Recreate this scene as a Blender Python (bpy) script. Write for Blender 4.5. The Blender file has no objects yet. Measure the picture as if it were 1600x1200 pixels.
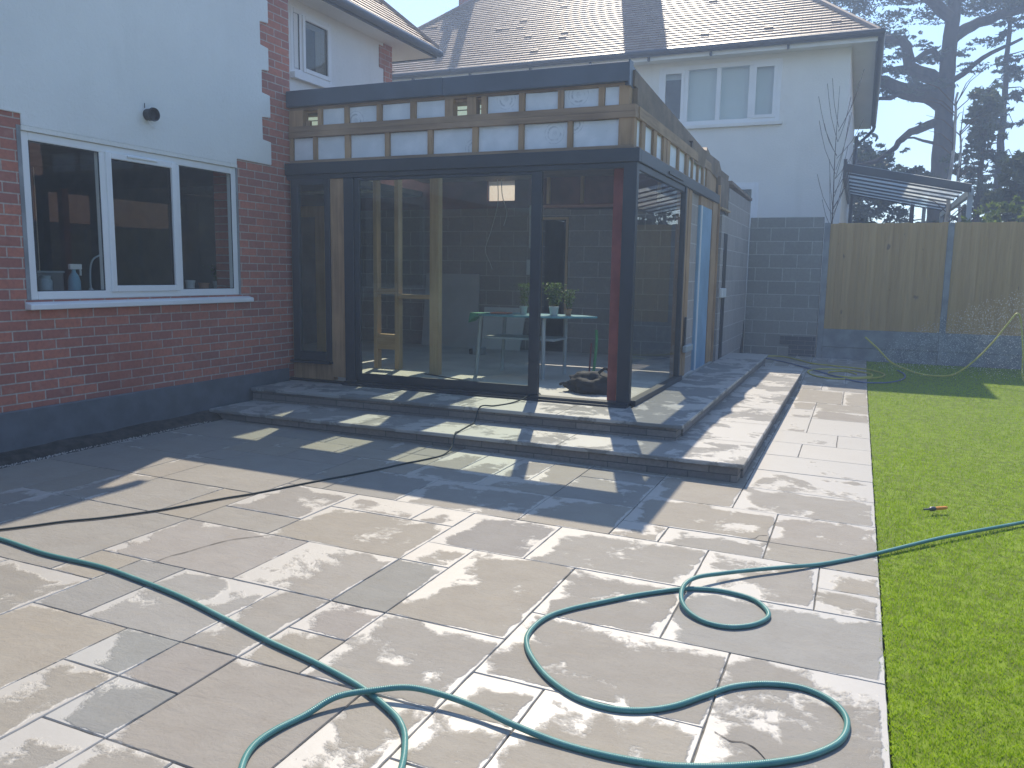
import bpy, bmesh, math, random
import numpy as np
from mathutils import Vector, Matrix
R = math.radians
rnd = random.Random(7)
nrs = np.random.RandomState(11)
SC = bpy.context.scene
COL = SC.collection

# ---------------------------------------------------------------- camera, sky, sun, exposure
cam = bpy.data.cameras.new('camera'); camo = bpy.data.objects.new('camera', cam); COL.objects.link(camo)
CAMROT = ((0.91949, 0.39284, 0.01640), (-0.07096, 0.12508, 0.98961), (-0.38870, 0.91107, -0.13703))
_r = Vector(CAMROT[0]).normalized(); _f = Vector(CAMROT[2]).normalized()
_u = _r.cross(_f).normalized(); _r = _f.cross(_u)
camo.matrix_world = Matrix.Translation((0, 0, 1.45)) @ Matrix((( _r.x, _u.x, -_f.x), (_r.y, _u.y, -_f.y), (_r.z, _u.z, -_f.z))).to_4x4()
cam.sensor_width = 36; cam.lens = 36 * 1256.02 / 1600; cam.clip_start = 0.05; cam.clip_end = 600
SC.camera = camo

SUNV = Vector((-0.272, 0.806, 1.0)).normalized()
SUN_EL = math.asin(SUNV.z); SUN_ROT = math.atan2(SUNV.x, SUNV.y)
w = bpy.data.worlds.new('World'); SC.world = w; w.use_nodes = True
wn = w.node_tree.nodes; sky = wn.new('ShaderNodeTexSky'); sky.sky_type = 'NISHITA'; sky.sun_disc = False
sky.sun_elevation = SUN_EL; sky.sun_rotation = SUN_ROT; sky.dust_density = .15; sky.air_density = 1.0; sky.ozone_density = 3.2
w.node_tree.links.new(sky.outputs[0], wn['Background'].inputs[0]); wn['Background'].inputs[1].default_value = 0.15
sl = bpy.data.lights.new('sun', 'SUN'); sl.energy = 3.7; sl.angle = R(0.5); sl.color = (1, .885, .71)
so = bpy.data.objects.new('sun', sl); COL.objects.link(so); so.rotation_euler = SUNV.to_track_quat('Z', 'Y').to_euler()
SC.view_settings.view_transform = 'Standard'; SC.view_settings.look = 'None'; SC.view_settings.gamma = 1
SC.view_settings.exposure = 0.85
SC.render.engine = 'CYCLES'
SC.cycles.use_denoising = True
SC.cycles.max_bounces = 8; SC.cycles.transparent_max_bounces = 24; SC.cycles.volume_bounces = 0
SC.cycles.sample_clamp_indirect = 4; SC.cycles.caustics_reflective = False; SC.cycles.caustics_refractive = False

# ---------------------------------------------------------------- materials
class NT:
    def __init__(s, name):
        s.m = bpy.data.materials.new(name); s.m.use_nodes = True
        s.t = s.m.node_tree; s.n = s.t.nodes; s.b = s.n['Principled BSDF']; s.out = s.n['Material Output']
    def __call__(s, typ, **kw):
        nd = s.n.new('ShaderNode' + typ)
        for k, v in kw.items(): setattr(nd, k, v)
        return nd
    def put(s, sock, v):
        if isinstance(v, bpy.types.NodeSocket): s.t.links.new(v, sock)
        elif hasattr(sock.default_value, '__len__') and not hasattr(v, '__len__'): sock.default_value = (v, v, v) if len(sock.default_value) == 3 else (v, v, v, 1)
        elif hasattr(sock.default_value, '__len__') and len(sock.default_value) == 4 and len(v) == 3: sock.default_value = (*v, 1)
        else: sock.default_value = v
    def set(s, **kw):
        for k, v in kw.items(): s.put(s.b.inputs[k.replace('_', ' ')], v)
    def math(s, op, a, b=0.0, c=0.0, clamp=False):
        n = s('Math', operation=op); n.use_clamp = clamp
        s.put(n.inputs[0], a); s.put(n.inputs[1], b); s.put(n.inputs[2], c); return n.outputs[0]
    def mix(s, f, a, b, blend='MIX'):
        n = s('Mix', data_type='RGBA', blend_type=blend)
        s.put(n.inputs[0], f); s.put(n.inputs[6], a); s.put(n.inputs[7], b); return n.outputs[2]
    def pos(s): return s('TexCoord').outputs['Object']
    def noise(s, vec, scale, detail=4, rough=.55, dist=0.0):
        n = s('TexNoise'); s.put(n.inputs['Vector'], vec); n.inputs['Scale'].default_value = scale
        n.inputs['Detail'].default_value = detail; n.inputs['Roughness'].default_value = rough; n.inputs['Distortion'].default_value = dist
        return n.outputs[0]
    def ramp(s, f, a, b, smooth=True):
        n = s('MapRange'); n.interpolation_type = 'SMOOTHSTEP' if smooth else 'LINEAR'; n.clamp = True
        s.put(n.inputs[0], f); s.put(n.inputs[1], a); s.put(n.inputs[2], b); return n.outputs[0]
    def scalev(s, vec, sc):
        n = s('Mapping'); s.put(n.inputs[0], vec); n.inputs['Scale'].default_value = sc; return n.outputs[0]
    def bump(s, h, st=.3, d=.01, nrm=None):
        n = s('Bump'); n.inputs['Strength'].default_value = st; n.inputs['Distance'].default_value = d
        s.put(n.inputs['Height'], h)
        if nrm is not None: s.put(n.inputs['Normal'], nrm)
        return n.outputs[0]
    def sep(s, v):
        n = s('SeparateXYZ'); s.put(n.inputs[0], v); return n.outputs
    def comb(s, x, y, z=0.0):
        n = s('CombineXYZ'); s.put(n.inputs[0], x); s.put(n.inputs[1], y); s.put(n.inputs[2], z); return n.outputs[0]

def simple(name, col, rough=.6, var=.12, vs=8.0, bump=0.0, bs=60.0, metal=0.0, spec=.5, scale=(1, 1, 1)):
    t = NT(name); p = t.scalev(t.pos(), scale)
    n = t.noise(p, vs, 5)
    lo = [max(0, c * (1 - var)) for c in col]; hi = [min(1, c * (1 + var)) for c in col]
    t.set(Base_Color=t.mix(t.ramp(n, .3, .7), lo, hi), Roughness=rough, Metallic=metal, Specular_IOR_Level=spec)
    if bump: t.set(Normal=t.bump(t.noise(p, bs, 3), bump, .004))
    return t.m

def wood(name, col, dark, axis=2, rough=.75):
    t = NT(name); sc = [26, 26, 26]; sc[axis] = 1.6
    p = t.scalev(t.pos(), sc); g = t.noise(p, 1.0, 6, .6, .6)
    big = t.noise(t.pos(), 1.7, 3)
    c = t.mix(t.ramp(g, .32, .7), dark, col)
    c = t.mix(t.ramp(big, .4, .75), c, [min(1, k * 1.18) for k in col])
    t.set(Base_Color=c, Roughness=rough, Normal=t.bump(g, .25, .003)); return t.m

def bricks(name, ax, c1, c2, mort, bw=.225, bh=.075, ms=.006, rough=.85, off=(0, 0), bstr=.5, stain=.25, wear=None):
    """ax: which world axes run along the course and up"""
    t = NT(name); p = t.sep(t.pos())
    v = t.comb(t.math('ADD', p[ax[0]], off[0]), t.math('ADD', p[ax[1]], off[1]))
    wob = t.noise(t.pos(), 9.0, 2)
    br = t('TexBrick'); br.offset = .5; br.squash = 1
    t.put(br.inputs['Vector'], v); t.put(br.inputs['Color1'], c1); t.put(br.inputs['Color2'], c2); t.put(br.inputs['Mortar'], mort)
    br.inputs['Scale'].default_value = 1; br.inputs['Mortar Size'].default_value = ms; br.inputs['Mortar Smooth'].default_value = .25
    br.inputs['Brick Width'].default_value = bw; br.inputs['Row Height'].default_value = bh; br.inputs['Bias'].default_value = -.1
    n = t.noise(t.pos(), 34, 4); n2 = t.noise(t.pos(), 1.3, 4)
    c = t.mix(t.math('MULTIPLY', t.ramp(n, .35, .75), .35), br.outputs['Color'], [k * .62 for k in c2])
    c = t.mix(t.math('MULTIPLY', t.ramp(n2, .45, .75), stain), c, [min(1, k * .55) for k in c1])
    c = t.mix(t.math('MULTIPLY', t.ramp(wob, .55, .8), .2), c, mort)
    h = t.math('SUBTRACT', t.math('MULTIPLY', n, .35), br.outputs['Fac'])
    t.set(Base_Color=c, Roughness=rough, Normal=t.bump(h, bstr, .006)); return t.m

def render_mat(name, col):
    t = NT(name); n = t.noise(t.pos(), 30, 6, .75); b = t.noise(t.pos(), .9, 4); st = t.noise(t.scalev(t.pos(), (3, 3, .4)), 1.0, 4)
    c = t.mix(t.ramp(b, .35, .7), [k * .93 for k in col], col)
    c = t.mix(t.math('MULTIPLY', t.ramp(st, .55, .8), .16), c, [col[0] * .6, col[1] * .6, col[2] * .56])
    c = t.mix(t.math('MULTIPLY', t.ramp(n, .55, .75), .12), c, [k * .6 for k in col])
    t.set(Base_Color=c, Roughness=.92, Normal=t.bump(n, .8, .012)); return t.m

def glass_mat(name, tint, base=.05, gain=1.0):
    t = NT(name)
    lw = t('LayerWeight'); lw.inputs['Blend'].default_value = .5
    f = t.math('ADD', t.math('MULTIPLY', t.math('POWER', lw.outputs['Facing'], 5.0), .9 * gain), base, clamp=True)
    tr = t('BsdfTransparent'); tr.inputs[0].default_value = (*tint, 1)
    gl = t('BsdfGlossy'); gl.inputs['Roughness'].default_value = .004
    mx = t('MixShader'); t.put(mx.inputs[0], f); t.t.links.new(tr.outputs[0], mx.inputs[1]); t.t.links.new(gl.outputs[0], mx.inputs[2])
    t.t.links.new(mx.outputs[0], t.out.inputs[0]); return t.m

def leaf_mat(name, c1, c2, trans=.35, gloss=.06):
    t = NT(name)
    at = t('Attribute'); at.attribute_name = 'tone'
    c = t.mix(at.outputs['Fac'], c1, c2)
    d = t('BsdfDiffuse'); t.put(d.inputs[0], c)
    tl = t('BsdfTranslucent'); t.put(tl.inputs[0], t.mix(.5, c, (c2[0] * 1.1, c2[1] * 1.2, c2[2] * .7)))
    g = t('BsdfGlossy'); g.inputs['Roughness'].default_value = .45; g.inputs[0].default_value = (.5, .5, .5, 1)
    m1 = t('MixShader'); m1.inputs[0].default_value = trans; t.t.links.new(d.outputs[0], m1.inputs[1]); t.t.links.new(tl.outputs[0], m1.inputs[2])
    m2 = t('MixShader'); m2.inputs[0].default_value = gloss; t.t.links.new(m1.outputs[0], m2.inputs[1]); t.t.links.new(g.outputs[0], m2.inputs[2])
    t.t.links.new(m2.outputs[0], t.out.inputs[0]); return t.m

def paving_mat():
    t = NT('wet_sandstone')
    p = t.pos(); xyz = t.sep(p)
    ca = t('Attribute'); ca.attribute_name = 'slab'          # r,g,b stone colour per slab
    wa = t('Attribute'); wa.attribute_name = 'wet'           # r: wetness of that slab, g,b: slab size
    uv = t('UVMap'); uv.uv_map = 'slab_uv'; u = t.sep(uv.outputs[0])
    ws = t.sep(wa.outputs['Vector'])
    # distance to slab edges (far and left edges hold more water)
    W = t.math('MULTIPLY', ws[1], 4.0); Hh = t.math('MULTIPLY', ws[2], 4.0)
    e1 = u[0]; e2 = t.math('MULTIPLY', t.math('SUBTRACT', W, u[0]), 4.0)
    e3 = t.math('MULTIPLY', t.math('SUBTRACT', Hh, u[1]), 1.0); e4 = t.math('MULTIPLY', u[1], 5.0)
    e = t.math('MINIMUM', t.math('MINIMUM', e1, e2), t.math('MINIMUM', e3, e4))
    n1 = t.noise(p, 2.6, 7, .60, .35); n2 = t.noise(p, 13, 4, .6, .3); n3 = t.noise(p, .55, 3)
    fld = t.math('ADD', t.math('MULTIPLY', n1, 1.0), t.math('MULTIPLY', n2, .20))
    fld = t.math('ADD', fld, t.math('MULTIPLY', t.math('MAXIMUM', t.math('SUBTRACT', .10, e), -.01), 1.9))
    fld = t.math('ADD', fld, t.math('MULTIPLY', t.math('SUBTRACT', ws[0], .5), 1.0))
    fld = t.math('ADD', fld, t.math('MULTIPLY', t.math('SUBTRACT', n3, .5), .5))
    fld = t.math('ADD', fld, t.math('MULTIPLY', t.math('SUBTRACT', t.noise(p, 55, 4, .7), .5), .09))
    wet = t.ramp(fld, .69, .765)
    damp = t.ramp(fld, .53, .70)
    # stone
    g1 = t.noise(p, 5.5, 6, .65); g2 = t.noise(p, 70, 4, .7); g3 = t.noise(t.scalev(p, (4, 14, 4)), 1.2, 5, .6, .8)
    c = t.mix(t.math('MULTIPLY', t.ramp(g1, .35, .7), .5), ca.outputs['Color'], t.mix(1.0, ca.outputs['Color'], (.84, .82, .80), 'MULTIPLY'))
    c = t.mix(t.math('MULTIPLY', t.ramp(g3, .5, .75), .3), c, t.mix(1.0, c, (1.12, 1.04, .92), 'MULTIPLY'))
    c = t.mix(t.math('MULTIPLY', t.ramp(g2, .45, .8), .28), c, t.mix(1.0, c, (.66, .66, .66), 'MULTIPLY'))
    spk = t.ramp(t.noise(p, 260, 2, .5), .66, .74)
    film = t.math('MAXIMUM', wet, t.math('MULTIPLY', t.math('MULTIPLY', damp, spk), .8))  # damp stone gets specks of the same pale film as painted sparkle
    glare_col = t.mix(.6, t.mix(1.0, c, (1.4, 1.4, 1.4), 'MULTIPLY'), (.44, .425, .395))  # water film paled to paint in sky and sun glare
    rip = t.noise(p, 38, 4, .6); rip2 = t.noise(t.scalev(p, (1, 2.2, 1)), 9, 3)
    lay = t.noise(t.scalev(p, (3, 6, 3)), 2.2, 7, .62, .5)
    hb = t.math('ADD', t.math('ADD', t.math('MULTIPLY', g2, .45), t.math('MULTIPLY', g1, .8)), t.math('MULTIPLY', lay, 1.6))
    hw = t.math('ADD', t.math('MULTIPLY', rip, .10), t.math('MULTIPLY', rip2, .25))
    hh = t('Mix', data_type='FLOAT'); t.put(hh.inputs[0], film); t.put(hh.inputs[2], hb); t.put(hh.inputs[3], hw)
    rr = t('Mix', data_type='FLOAT'); t.put(rr.inputs[0], film); rr.inputs[2].default_value = .72; rr.inputs[3].default_value = .46
    sp = t('Mix', data_type='FLOAT'); t.put(sp.inputs[0], film); sp.inputs[2].default_value = .3; sp.inputs[3].default_value = .9
    t.set(Base_Color=t.mix(film, c, glare_col), Roughness=rr.outputs[0], Specular_IOR_Level=sp.outputs[0], Normal=t.bump(hh.outputs[0], .5, .008))
    return t.m

def riser_mat():
    return bricks('split_stone_riser', (0, 2), (.30, .265, .235), (.19, .175, .165), (.12, .12, .115), .30, .055, .004, .8, bstr=.8)

M = {}
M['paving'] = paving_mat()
M['mortar'] = simple('joint_mortar', (.15, .145, .13), .95, .3, 30)
M['soil'] = simple('dark_soil', (.045, .04, .036), .95, .5, 14, .9, 50)
M['gravel'] = simple('pale_grit', (.42, .40, .37), .9, .4, 90, .9, 160)
M['ground'] = simple('rough_grass_ground', (.07, .085, .035), .95, .4, 3, .5, 20)
M['lawn_soil'] = simple('lawn_base', (.135, .195, .008), .95, .35, 18, .6, 60)
M['brick'] = bricks('red_brick_x', (1, 2), (.52, .185, .12), (.32, .125, .10), (.52, .45, .39), off=(.06, .0), bstr=.9, stain=.4)
M['brick_y'] = bricks('red_brick_y', (0, 2), (.52, .185, .12), (.32, .125, .10), (.52, .45, .39))
M['block_y'] = bricks('grey_block_y', (0, 2), (.30, .28, .255), (.23, .22, .20), (.50, .485, .46), .45, .225, .007, .9, off=(.1, -.03), bstr=.35, stain=.15)
M['block_x'] = bricks('grey_block_x', (1, 2), (.42, .365, .33), (.34, .295, .27), (.56, .53, .49), .45, .225, .007, .9, off=(.0, -.03), bstr=.35, stain=.15)
M['block_in'] = bricks('inner_block', (0, 2), (.33, .30, .27), (.27, .25, .225), (.52, .50, .47), .45, .225, .007, .9, off=(.15, -.05), bstr=.35, stain=.15)
M['engineering'] = bricks('dark_engineering_brick', (0, 2), (.055, .06, .075), (.04, .042, .055), (.20, .20, .20), .225, .075, .006, .6)
M['render'] = render_mat('white_render', (.84, .835, .80))
M['render2'] = render_mat('cream_render', (.85, .83, .77))
M['plinth'] = simple('grey_bitumen_plinth', (.12, .13, .145), .6, .15, 6, .3, 80)
M['upvc'] = simple('white_upvc', (.80, .80, .79), .3, .03, 3)
M['alu'] = simple('anthracite_aluminium', (.035, .040, .048), .42, .1, 5)
M['fascia'] = simple('dark_grey_fascia', (.085, .10, .125), .36, .12, 2.5)
M['gutter'] = simple('black_plastic_gutter', (.03, .033, .04), .4, .1, 5)
M['wood'] = wood('raw_timber_upright', (.44, .275, .145), (.29, .175, .09), 2)
M['wood_x'] = wood('raw_timber_long', (.36, .235, .14), (.23, .145, .085), 0)
M['wood_y'] = wood('raw_timber_side', (.40, .26, .145), (.26, .165, .09), 1)
M['wood_pale'] = wood('pale_new_timber', (.55, .39, .21), (.42, .28, .14), 2)
M['wood_pale_x'] = wood('pale_new_timber_long', (.55, .39, .21), (.42, .28, .14), 0)
def fence_mat():
    t = NT('featheredge_timber'); at = t('Attribute'); at.attribute_name = 'tone'
    g = t.noise(t.scalev(t.pos(), (30, 30, 1.5)), 1.0, 6, .6, .6); kn = t.noise(t.scalev(t.pos(), (9, 9, 4.5)), 1.0, 2)
    c = t.mix(at.outputs['Fac'], (.50, .30, .105), (.62, .395, .16))
    c = t.mix(t.math('MULTIPLY', t.ramp(g, .35, .7), .35), c, (.30, .17, .06))
    c = t.mix(t.math('MULTIPLY', t.ramp(kn, .70, .76), .7), c, (.13, .08, .04))
    t.set(Base_Color=c, Roughness=.8, Normal=t.bump(g, .3, .003)); return t.m
M['fence_wood'] = fence_mat()
M['concrete'] = simple('grey_concrete', (.26, .265, .27), .9, .2, 5, .5, 70)
M['floor'] = simple('dusty_concrete_floor', (.50, .49, .45), .8, .12, 2.2, .2, 40)
M['plaster'] = simple('grey_plasterboard', (.46, .46, .45), .9, .08, 3)
M['whiteboard'] = simple('white_board', (.66, .68, .66), .7, .05, 3)
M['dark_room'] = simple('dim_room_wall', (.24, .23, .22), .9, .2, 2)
M['steel_red'] = simple('red_oxide_steel', (.27, .075, .06), .6, .2, 6)
M['steel_dark'] = simple('dark_red_ceiling', (.17, .075, .065), .8, .3, 3)
M['blue_foil'] = simple('blue_insulation', (.22, .36, .50), .6, .12, 3)
M['dpm'] = simple('black_membrane', (.018, .019, .022), .5, .2, 5)
M['felt'] = simple('brown_membrane', (.20, .14, .09), .75, .25, 4, .4, 18)
M['glass'] = glass_mat('window_glass', (.93, .96, .93), .07)
M['glass_green'] = glass_mat('double_glazing', (.86, .93, .86), .065)
M['glass_sky'] = glass_mat('rooflight_glass', (.92, .96, .92), .05)
M['polycarb'] = None
M['black'] = simple('black_plastic', (.02, .02, .022), .45, .1, 5)
M['bag'] = simple('black_canvas', (.022, .022, .026), .85, .3, 9, .6, 50)
M['teal_top'] = simple('teal_table_top', (.10, .30, .36), .35, .1, 4)
M['grey_paint'] = simple('pale_grey_metal', (.36, .40, .41), .45, .06, 4)
M['bark'] = simple('tree_bark', (.045, .036, .03), .95, .4, 6, .9, 22, scale=(1, 1, .3))
M['birch'] = simple('pale_bark', (.46, .42, .38), .85, .3, 5, .5, 20)
M['twig'] = simple('brown_twig', (.10, .065, .045), .9, .2, 5)
M['hose_green'] = None
M['yellow_hose'] = simple('yellow_rubber', (.50, .44, .06), .4, .1, 12)
M['blue_hose'] = simple('blue_rubber', (.06, .11, .26), .4, .1, 12)
M['dark_hose'] = simple('dark_green_rubber', (.018, .03, .032), .75, .1, 12)
M['orange'] = simple('orange_plastic', (.75, .28, .03), .4, .05, 5)
M['iron'] = simple('dull_steel', (.12, .12, .12), .4, .2, 9, metal=.6)
M['pot'] = simple('pale_pot', (.58, .58, .55), .5, .06, 6)
M['terracotta'] = simple('terracotta_pot', (.42, .22, .13), .8, .1, 6)
M['blind'] = simple('pale_blind', (.62, .66, .66), .8, .04, 2)
M['tile'] = None

def tile_mat():
    t = NT('clay_roof_tile'); at = t('Attribute'); at.attribute_name = 'tone'
    n = t.noise(t.pos(), 22, 4); n2 = t.noise(t.pos(), .8, 4)
    c = t.mix(at.outputs['Fac'], (.27, .175, .12), (.39, .275, .20))
    c = t.mix(t.math('MULTIPLY', t.ramp(n, .4, .75), .4), c, (.27, .235, .21))
    c = t.mix(t.math('MULTIPLY', t.ramp(n2, .5, .75), .35), c, (.38, .30, .23))
    t.set(Base_Color=c, Roughness=.5, Normal=t.bump(n, .3, .004)); return t.m
M['tile'] = tile_mat()

def hose_mat():
    t = NT('ribbed_green_hose')
    uv = t('UVMap'); uv.uv_map = 'hose_uv'; u = t.sep(uv.outputs[0])
    wv = t.math('SINE', t.math('ADD', t.math('MULTIPLY', u[0], 900.0), t.math('MULTIPLY', u[1], 6.283)))
    n = t.noise(t.pos(), 20, 3)
    wear = t.ramp(t.noise(t.pos(), 7, 3), .45, .75)
    c = t.mix(t.math('MULTIPLY', wear, .5), (.085, .25, .23), (.17, .37, .345))
    t.set(Base_Color=c, Roughness=.36, Normal=t.bump(wv, .35, .0012)); return t.m
M['hose_green'] = hose_mat()

def poly_mat():
    t = NT('twinwall_polycarbonate')
    tr = t('BsdfTranslucent'); tr.inputs[0].default_value = (.62, .66, .64, 1)
    tp = t('BsdfTransparent'); tp.inputs[0].default_value = (.75, .8, .76, 1)
    mx = t('MixShader'); mx.inputs[0].default_value = .25
    t.t.links.new(tr.outputs[0], mx.inputs[1]); t.t.links.new(tp.outputs[0], mx.inputs[2]); t.t.links.new(mx.outputs[0], t.out.inputs[0]); return t.m
M['polycarb'] = poly_mat()

def sheet_mat(name='backlit_dust_sheet', ca=(.80, .66, .58), cb=(.9, .8, .74)):
    t = NT(name)
    n = t.noise(t.pos(), 40, 4); ln = t.noise(t.scalev(t.pos(), (9, 1, 1.4)), 1.2, 4)
    c = t.mix(t.ramp(n, .3, .8), ca, cb)
    tr = t('BsdfTranslucent'); t.put(tr.inputs[0], c); d = t('BsdfDiffuse'); t.put(d.inputs[0], c)
    mx = t('MixShader'); mx.inputs[0].default_value = .25
    t.t.links.new(tr.outputs[0], mx.inputs[1]); t.t.links.new(d.outputs[0], mx.inputs[2]); t.t.links.new(mx.outputs[0], t.out.inputs[0]); return t.m
M['sheet'] = sheet_mat()
M['gap_glow'] = sheet_mat('pale_green_glow_sheet', (.62, .78, .70), (.72, .88, .80))  # translucent, for the added sheets that glow with sun behind

def foil_mat(seed):
    """silvery insulation board with faint printed ring emblems and smudges"""
    t = NT('foil_insulation'); p = t.pos(); xyz = t.sep(p)
    n = t.noise(p, 5, 4); n2 = t.noise(p, 30, 4)
    uv = t('UVMap'); uv.uv_map = 'print_uv'; u = t.sep(uv.outputs[0])
    r = t.math('SQRT', t.math('ADD', t.math('POWER', u[0], 2.0), t.math('POWER', u[1], 2.0)))
    ring1 = t.math('MULTIPLY', t.ramp(r, .050, .054), t.math('SUBTRACT', 1.0, t.ramp(r, .066, .070)))
    ring2 = t.math('MULTIPLY', t.ramp(r, .086, .088), t.math('SUBTRACT', 1.0, t.ramp(r, .094, .096)))
    dot = t.math('SUBTRACT', 1.0, t.ramp(r, .024, .028))
    gate = t.ramp(t.math('ADD', u[0], t.math('MULTIPLY', u[1], .7)), .068, .055)
    ring1 = t.math('MULTIPLY', ring1, gate)
    pr = t.math('MULTIPLY', t.math('MAXIMUM', t.math('MAXIMUM', ring1, t.math('MULTIPLY', ring2, .6)), t.math('MULTIPLY', dot, .4)), t.ramp(n2, .35, .6))
    smg = t.math('MULTIPLY', t.ramp(t.noise(p, 14, 5, .7), .66, .74), .35)
    c = t.mix(t.ramp(n, .35, .7), (.72, .74, .76), (.84, .85, .87))
    c = t.mix(t.math('MAXIMUM', t.math('MULTIPLY', pr, .45), smg), c, (.20, .22, .26))
    t.set(Base_Color=c, Roughness=.5, Metallic=.05, Normal=t.bump(n2, .15, .003)); return t.m
M['foil'] = foil_mat(0)
M['leaf_cedar'] = leaf_mat('cedar_needles', (.022, .036, .026), (.070, .095, .055), .35)
M['leaf_con'] = leaf_mat('conifer_needles', (.035, .055, .030), (.115, .14, .070), .3)
M['leaf_shrub'] = leaf_mat('laurel_leaves', (.06, .10, .022), (.20, .27, .055), .45)
M['leaf_dark'] = leaf_mat('dark_leaves', (.022, .036, .018), (.06, .085, .035), .3)
M['leaf_herb'] = leaf_mat('herb_leaves', (.05, .09, .03), (.14, .2, .07), .35)
M['grass'] = leaf_mat('grass_blades', (.185, .285, .008), (.385, .53, .022), .5, .015)
def spray_mat():
    t = NT('water_drops'); d = t('BsdfTranslucent'); d.inputs[0].default_value = (.9, .92, .95, 1)
    g = t('BsdfDiffuse'); g.inputs[0].default_value = (.85, .88, .9, 1); mx = t('MixShader'); mx.inputs[0].default_value = .4
    t.t.links.new(d.outputs[0], mx.inputs[1]); t.t.links.new(g.outputs[0], mx.inputs[2]); t.t.links.new(mx.outputs[0], t.out.inputs[0]); return t.m
M['spray'] = spray_mat()

# ---------------------------------------------------------------- mesh helpers
class MB:
    def __init__(s): s.v = []; s.f = []
    def quad(s, a, b, c, d):
        i = len(s.v); s.v += [a, b, c, d]; s.f.append((i, i + 1, i + 2, i + 3)); return s
    def box(s, x0, x1, y0, y1, z0, z1):
        i = len(s.v)
        s.v += [(x0, y0, z0), (x1, y0, z0), (x1, y1, z0), (x0, y1, z0), (x0, y0, z1), (x1, y0, z1), (x1, y1, z1), (x0, y1, z1)]
        s.f += [(i, i + 3, i + 2, i + 1), (i + 4, i + 5, i + 6, i + 7), (i, i + 1, i + 5, i + 4), (i + 1, i + 2, i + 6, i + 5), (i + 2, i + 3, i + 7, i + 6), (i + 3, i, i + 4, i + 7)]
        return s
    def hexa(s, p):   # 8 points, bottom 4 ccw, top 4 ccw
        i = len(s.v); s.v += [tuple(q) for q in p]
        s.f += [(i, i + 3, i + 2, i + 1), (i + 4, i + 5, i + 6, i + 7), (i, i + 1, i + 5, i + 4), (i + 1, i + 2, i + 6, i + 5), (i + 2, i + 3, i + 7, i + 6), (i + 3, i, i + 4, i + 7)]
        return s
    def prism(s, poly, axis, a, b):
        """poly in the two other axes (in x,y,z order), extruded along axis from a to b"""
        def P(q, t):
            q = list(q); q.insert(axis, t); return tuple(q)
        i = len(s.v); n = len(poly)
        s.v += [P(q, a) for q in poly] + [P(q, b) for q in poly]
        s.f.append(tuple(i + k for k in range(n))); s.f.append(tuple(i + n + k for k in reversed(range(n))))
        for k in range(n): s.f.append((i + k, i + n + k, i + n + (k + 1) % n, i + (k + 1) % n))
        return s
    def tube(s, pts, r, n=8, cap=True):
        pts = [Vector(p) for p in pts]; m = len(pts)
        rs = r if hasattr(r, '__len__') else [r] * m
        i0 = len(s.v); prev = None
        for k, p in enumerate(pts):
            d = (pts[min(k + 1, m - 1)] - pts[max(k - 1, 0)])
            d = d.normalized() if d.length > 1e-9 else Vector((0, 0, 1))
            if prev is None:
                a = d.cross(Vector((0, 0, 1)));
                if a.length < .1: a = d.cross(Vector((1, 0, 0)))
            else: a = prev - d * prev.dot(d)
            a.normalize(); prev = a; b = d.cross(a)
            for q in range(n):
                t = 2 * math.pi * q / n; s.v.append(tuple(p + (a * math.cos(t) + b * math.sin(t)) * rs[k]))
        for k in range(m - 1):
            for q in range(n):
                q2 = (q + 1) % n; A = i0 + k * n
                s.f.append((A + q, A + q2, A + n + q2, A + n + q))
        if cap:
            s.f.append(tuple(i0 + q for q in reversed(range(n)))); s.f.append(tuple(i0 + (m - 1) * n + q for q in range(n)))
        return s
    def lathe(s, prof, c, n=20, axis=2):
        i0 = len(s.v); m = len(prof)
        for (r, h) in prof:
            for q in range(n):
                t = 2 * math.pi * q / n; p = [r * math.cos(t), r * math.sin(t)]; p.insert(axis, h)
                s.v.append((c[0] + p[0], c[1] + p[1], c[2] + p[2]))
        for k in range(m - 1):
            for q in range(n):
                q2 = (q + 1) % n; A = i0 + k * n; s.f.append((A + q, A + q2, A + n + q2, A + n + q))
        s.f.append(tuple(i0 + q for q in reversed(range(n)))); s.f.append(tuple(i0 + (m - 1) * n + q for q in range(n)))
        return s
    def build(s, name, mat, parent=None, smooth=False, bevel=0.0, loc=None):
        me = bpy.data.meshes.new(name); me.from_pydata(s.v, [], s.f); me.update()
        if mat: me.materials.append(mat)
        o = bpy.data.objects.new(name, me); COL.objects.link(o)
        if smooth:
            for p in me.polygons: p.use_smooth = True
            me.set_sharp_from_angle(angle=R(40))
        if bevel:
            b = o.modifiers.new('bevel', 'BEVEL'); b.width = bevel; b.segments = 1; b.limit_method = 'ANGLE'
        if parent: adopt(o, parent)
        return o

def world_loc(o):
    l = Vector(o.location)
    if o.parent: l += Vector(o.matrix_parent_inverse.translation) + world_loc(o.parent)
    return l
def adopt(o, parent):
    o.parent = parent; o.matrix_parent_inverse = Matrix.Translation(-world_loc(parent))
def thing(name, label, cat, loc=(0, 0, 0), group=None):
    o = bpy.data.objects.new(name, None); COL.objects.link(o); o.location = loc; o.empty_display_size = .1
    o['label'] = label; o['category'] = cat
    if group: o['group'] = group
    return o
def tag(o, label, cat, group=None):
    o['label'] = label; o['category'] = cat
    if group: o['group'] = group
    return o
def kind(o, k): o['kind'] = k; return o
def smooth_path(pts, step=.02):
    P = [Vector(p) for p in pts]; out = []
    for i in range(len(P) - 1):
        a, b, c, d = P[max(i - 1, 0)], P[i], P[i + 1], P[min(i + 2, len(P) - 1)]
        n = max(2, int((c - b).length / step))
        for k in range(n):
            t = k / n; out.append(.5 * ((2 * b) + (c - a) * t + (2 * a - 5 * b + 4 * c - d) * t * t + (3 * b - a - 3 * c + d) * t ** 3))
    out.append(P[-1]); return out

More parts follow.
